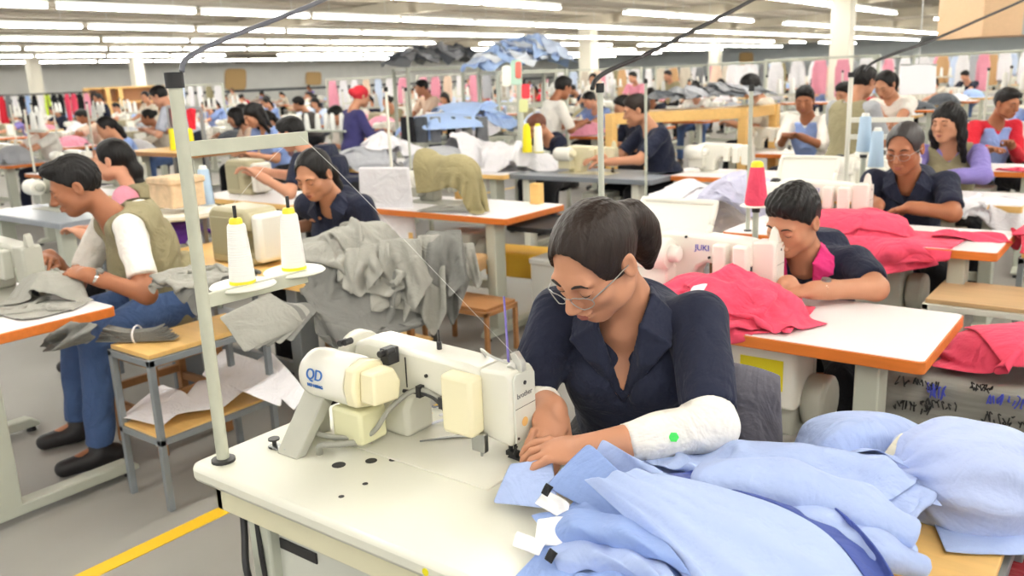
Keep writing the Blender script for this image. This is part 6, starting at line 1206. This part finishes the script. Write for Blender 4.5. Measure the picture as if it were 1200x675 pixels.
for ci in range(17):
    x1 = -.5-2.57*ci-(.25 if ci >= 2 else 0)
    for ri in range(42):
        y0 = -.6+1.58*ri+(.4*(ci % 3)); nx, ny = x1-.58, y0+.42; dist = math.hypot(nx, ny); u, v, w = project((nx, ny, 1.0))
        if w < 5.0 or not -60 < u < 1260 or ny > 60: continue
        if dist > 27 and (ri+ci) % 2: continue
        if dist > 42 and (ri+2*ci) % 4 > 1: continue
        if any(abs(tx-(x1-.6)) < 1.0 and abs(ty-(y0+.4)) < .95 for tx, ty in taken): continue
        if any(abs(c[0]-(x1-.6)) < hw+.75 and -1.75 < (y0+.4)-c[1] < .95 for c, hw in BLOCK): continue
        fine = dist < 24
        t = use(PTAB if rf.random() < .6 else PTAB2); place(t, (x1-.6, y0+.275, 0))
        q = use(PM1 if rf.random() < .72 else PM2); place(q, (nx, ny-.02, .76))
        if fine and rf.random() < .8:
            s_ = use(PST); place(s_, (x1-1.12, y0+.08, .76))
            for k in range(2): c = use(PCN); place(c, (x1-1.12+.16+.17*k, y0+.08, 1.217))
        if rf.random() < .85:
            hq = rf.choice(PH); h = hq.copy(); COL.objects.link(h); nm_, m_ = rf.choice(HEAPC); recolor(h, m_); place(h, (x1-.30-.1*rf.random(), y0+.26, .763), rf.uniform(0, 6)); h.scale = (.8, .8, rf.uniform(.8, 1.6)); tag(h, '%s garment heaped on a sewing table in the far rows' % nm_, 'garment', '%s garments in the far rows' % nm_)
        if rf.random() < .78:
            p0 = rf.choice(PR[:4] if rf.random() < .8 else PR[4:]); p = copy_tree(p0); nm_, m_ = rf.choice(SHIRTS); sk = rf.choice((SKIN, SKIN2, SKIN3))
            for c in p.children:
                b_ = c.name.split('.')[0]
                if b_ == 'shirt': recolor(c, m_)
                elif b_ == 'trousers': recolor(c, rf.choice((BLACKC, DENIM, NAVY)))
                elif b_ == 'body': recolor(c, sk)
            place(p, (nx+.06, y0+.55+.34+(.1 if p0 in PR[4:] else 0), 0), rf.uniform(-.35, .2), '%s %s worker, %s table back in the %s column of tables from the right' % ('seated' if p0 in PR[:4] else 'standing', nm_, ordinal(ri), ordinal(ci)), None)
            if not fine:
                for c in list(p.children):
                    if c.name.split('.')[0] in ('shoe',): bpy.data.objects.remove(c)
def drop(o):
    for c in list(o.children): drop(c)
    bpy.data.objects.remove(o)
for o in PR+[PTAB, PTAB2, PM1, PM2, PST, PCN]+PH: drop(o)
# ---- along the far left wall: shelves, hanging clothes, boards
def on_wall(u, v, x=XW+.17): r = _ray(u, v); t = (x-0)/r[0]; return np.array([0, 0, CAMH])+t*r
c = at_d(150, 128, 30); r = thing('wooden_shelf', 'wooden shelf unit far back at the left, behind the man in the grey shirt', 'shelf', (c[0], c[1], 0), PI/2-.35)
for x in (-1.25, -.6, -.2, 1.25): m = MB(); m.box(x-.07, -.25, 0, x+.07, .25, 1.75); m.build('upright', YWOOD, r)
for z in (.3, .75, 1.2, 1.7): m = MB(); m.box(-1.25, -.25, z, 1.25, .25, z+.06); m.build('shelf_board', YWOOD, r)
m = MB(); m.box(-1.25, .24, 0, 1.25, .27, 1.75); m.build('back_panel', BROWNW, r)
a, b = at_d(2, 140, 29), at_d(116, 132, 29); r = thing('clothes_rail', 'long clothes rail with hanging garments far back at the left', 'rail', (a[0]*.5+b[0]*.5, a[1]*.5+b[1]*.5, 0)); o_ = pos(r); a[2] = b[2] = 1.62
m = MB(); m.tube([a-o_, b-o_], .025, 8); m.build('bar', DARK, r)
for k in range(5): p = a+(b-a)*k/4; m = MB(); m.tube([V3(p[0], p[1], 0)-o_, p-o_], .025, 8); m.build('upright', DARK, r)
HANG = [('maroon', REDC), ('grey', GREY3[0]), ('white', WHITEF), ('black', BLACKC), ('blue', BLUES[0]), ('black', BLACKC), ('white', WHITEF), ('lime', mat('lime_vest', (214, 240, 70), rough=.8)), ('black', BLACKC), ('black', BLACKC), ('coral pink', PINKF), ('coral pink', PINKF), ('black', BLACKC), ('pink', PINKC), ('black', BLACKC)]
def hang(p, d, w, h, m_, lab, grp, i):
    X, Y = np.meshgrid(np.linspace(-w/2, w/2, 10), np.linspace(0, -h, 10), indexing='ij'); n_ = np.array([-d[1], d[0], 0]); sh_ = 1-.25*(np.abs(Y)/h < .12)
    G = p+d*(X*sh_)[..., None]+n_*(.07*np.sin(X*16+i)*(np.abs(Y)/h))[..., None]+V3(0, 0, 1)*Y[..., None]; return tag(grid_obj('hanging_garment', G, m_, solid=.05), lab, 'garment', grp)
for i, (nm_, m_) in enumerate(HANG):
    p = a+(b-a)*((i+.5)/len(HANG)); hang(p-V3(0, 0, .03), unit(b-a), np.linalg.norm(b-a)/len(HANG)*.92, (.9, .7, 1.1, .8, 1.0)[i % 5], m_, '%s garment hanging on the long rail far back at the left' % nm_, '%s garments on the far left rail' % nm_, i)
for i, (u0, v0, u1, v1) in enumerate(((263, 80, 289, 106), (358, 84, 377, 100), (866, 61, 883, 78))):
    if i < 2: P = [on_wall(u0, v1), on_wall(u1, v1), on_wall(u1, v0), on_wall(u0, v0)]
    else:
        P = []
        for u, v in ((u0, v1), (u1, v1), (u1, v0), (u0, v0)): q = _ray(u, v); P.append(np.array([0, 0, CAMH])+(YW-.16)/q[1]*q)
    flap('tan notice board on the far %s' % ('left wall, the larger of two', 'left wall, the smaller of two', 'back wall')[i], P, mat('tan_board_far', (216, 180, 124), rough=.8), 'notice_board', 'board', n=4, bulge=0, solid=.04)
# racks with clothes and boxes far back in the middle and on the right
for k, (u, v, dp, ln) in enumerate(RACKS):
    c = at_d(u, v, dp); a = V3(c[0]-ln/2, c[1], 0); b = V3(c[0]+ln/2, c[1], 0); r = thing('garment_rack', ('garment rack with hanging clothes %s in the far background' % ('beyond the wooden rack, left one', 'beyond the wooden rack, middle one', 'beyond the man in the blue apron', 'left of the thick white column', 'right of the paper sheet', 'above the worker in red', 'above the row of white cones', 'beyond the paper sheet', 'beyond the person in the white shirt', 'below the grey pile', 'beside the front pole')[k])[:110], 'rack', c*V3(1, 1, 0)); o_ = pos(r)
    for p in (a, b): m = MB(); m.bar(p-o_, p-o_+V3(0, 0, 1.7), .05); m.build('upright', LEGM, r)
    m = MB(); m.tube([a-o_+V3(0, 0, 1.68), b-o_+V3(0, 0, 1.68)], .02, 8); m.build('bar', LEGM, r)
    m = MB(); m.box(-ln/2, -.3, .25, ln/2, .3, .29); m.build('shelf', LEGM, r)
    n = int(ln/.42)
    for i in range(n):
        nm_, m_ = rf.choice([('white', WHITEF), ('khaki', KHAKI), ('white', WHITEF), ('pale grey', GREY3[3]), ('light blue', BLUES[1]), ('grey', GREY3[0]), ('tan', mat('tan_cloth', (200, 160, 116), rough=.9)), ('pink', PINKC), ('white', WHITEF), ('sand', cloth_mat('sand_shirt', (206, 196, 180))), ('white', WHITEF), ('cream', cloth_mat('cream_blouse', (232, 206, 184)))])
        hang(a+(b-a)*((i+.5)/n)+V3(0, 0, 1.64), V3(1, 0, 0), .30, rf.uniform(.5, .9), m_, '%s garment hanging on a rack in the far background' % nm_, '%s garments on the far racks' % nm_, i)
# tan duct under the ceiling, upper right
r = thing('air_duct', 'tan boxed duct hanging under the ceiling at the upper right corner', 'duct', at_d(1240, 0, 7.2)); a = at_d(1156, 42, 7.2); o_ = pos(r); dz = a[2]-o_[2]
dirx = unit(V3(CR[0], CR[1], 0)); L0 = (a-o_) @ dirx; n_ = V3(-dirx[1], dirx[0], 0); DUCT = wood_mat('tan_duct', (214, 180, 142), .08, rough=.7)
m = MB(); m.add([o_*0+dirx*x+n_*y+V3(0, 0, z) for x in (L0, 2.6) for y in (0, .8) for z in (dz, dz+.62)], [(0, 1, 3, 2), (4, 6, 7, 5), (0, 4, 5, 1), (2, 3, 7, 6), (0, 2, 6, 4), (1, 5, 7, 3)]); m.build('casing', DUCT, r)
for x in (L0+.35, L0+1.3): m = MB(); m.bar(dirx*x-n_*.004+V3(0, 0, dz+.0), dirx*x-n_*.004+V3(0, 0, dz+.62), .03, .01); m.build('strap', METAL, r)
m = MB()
for x in (L0+.2, L0+1.2): m.tube([dirx*x+n_*.4+V3(0, 0, dz+.6), dirx*x+n_*.4+V3(0, 0, ZC-o_[2])], .008, 6)
m.build('hanger_rod', METAL, r)
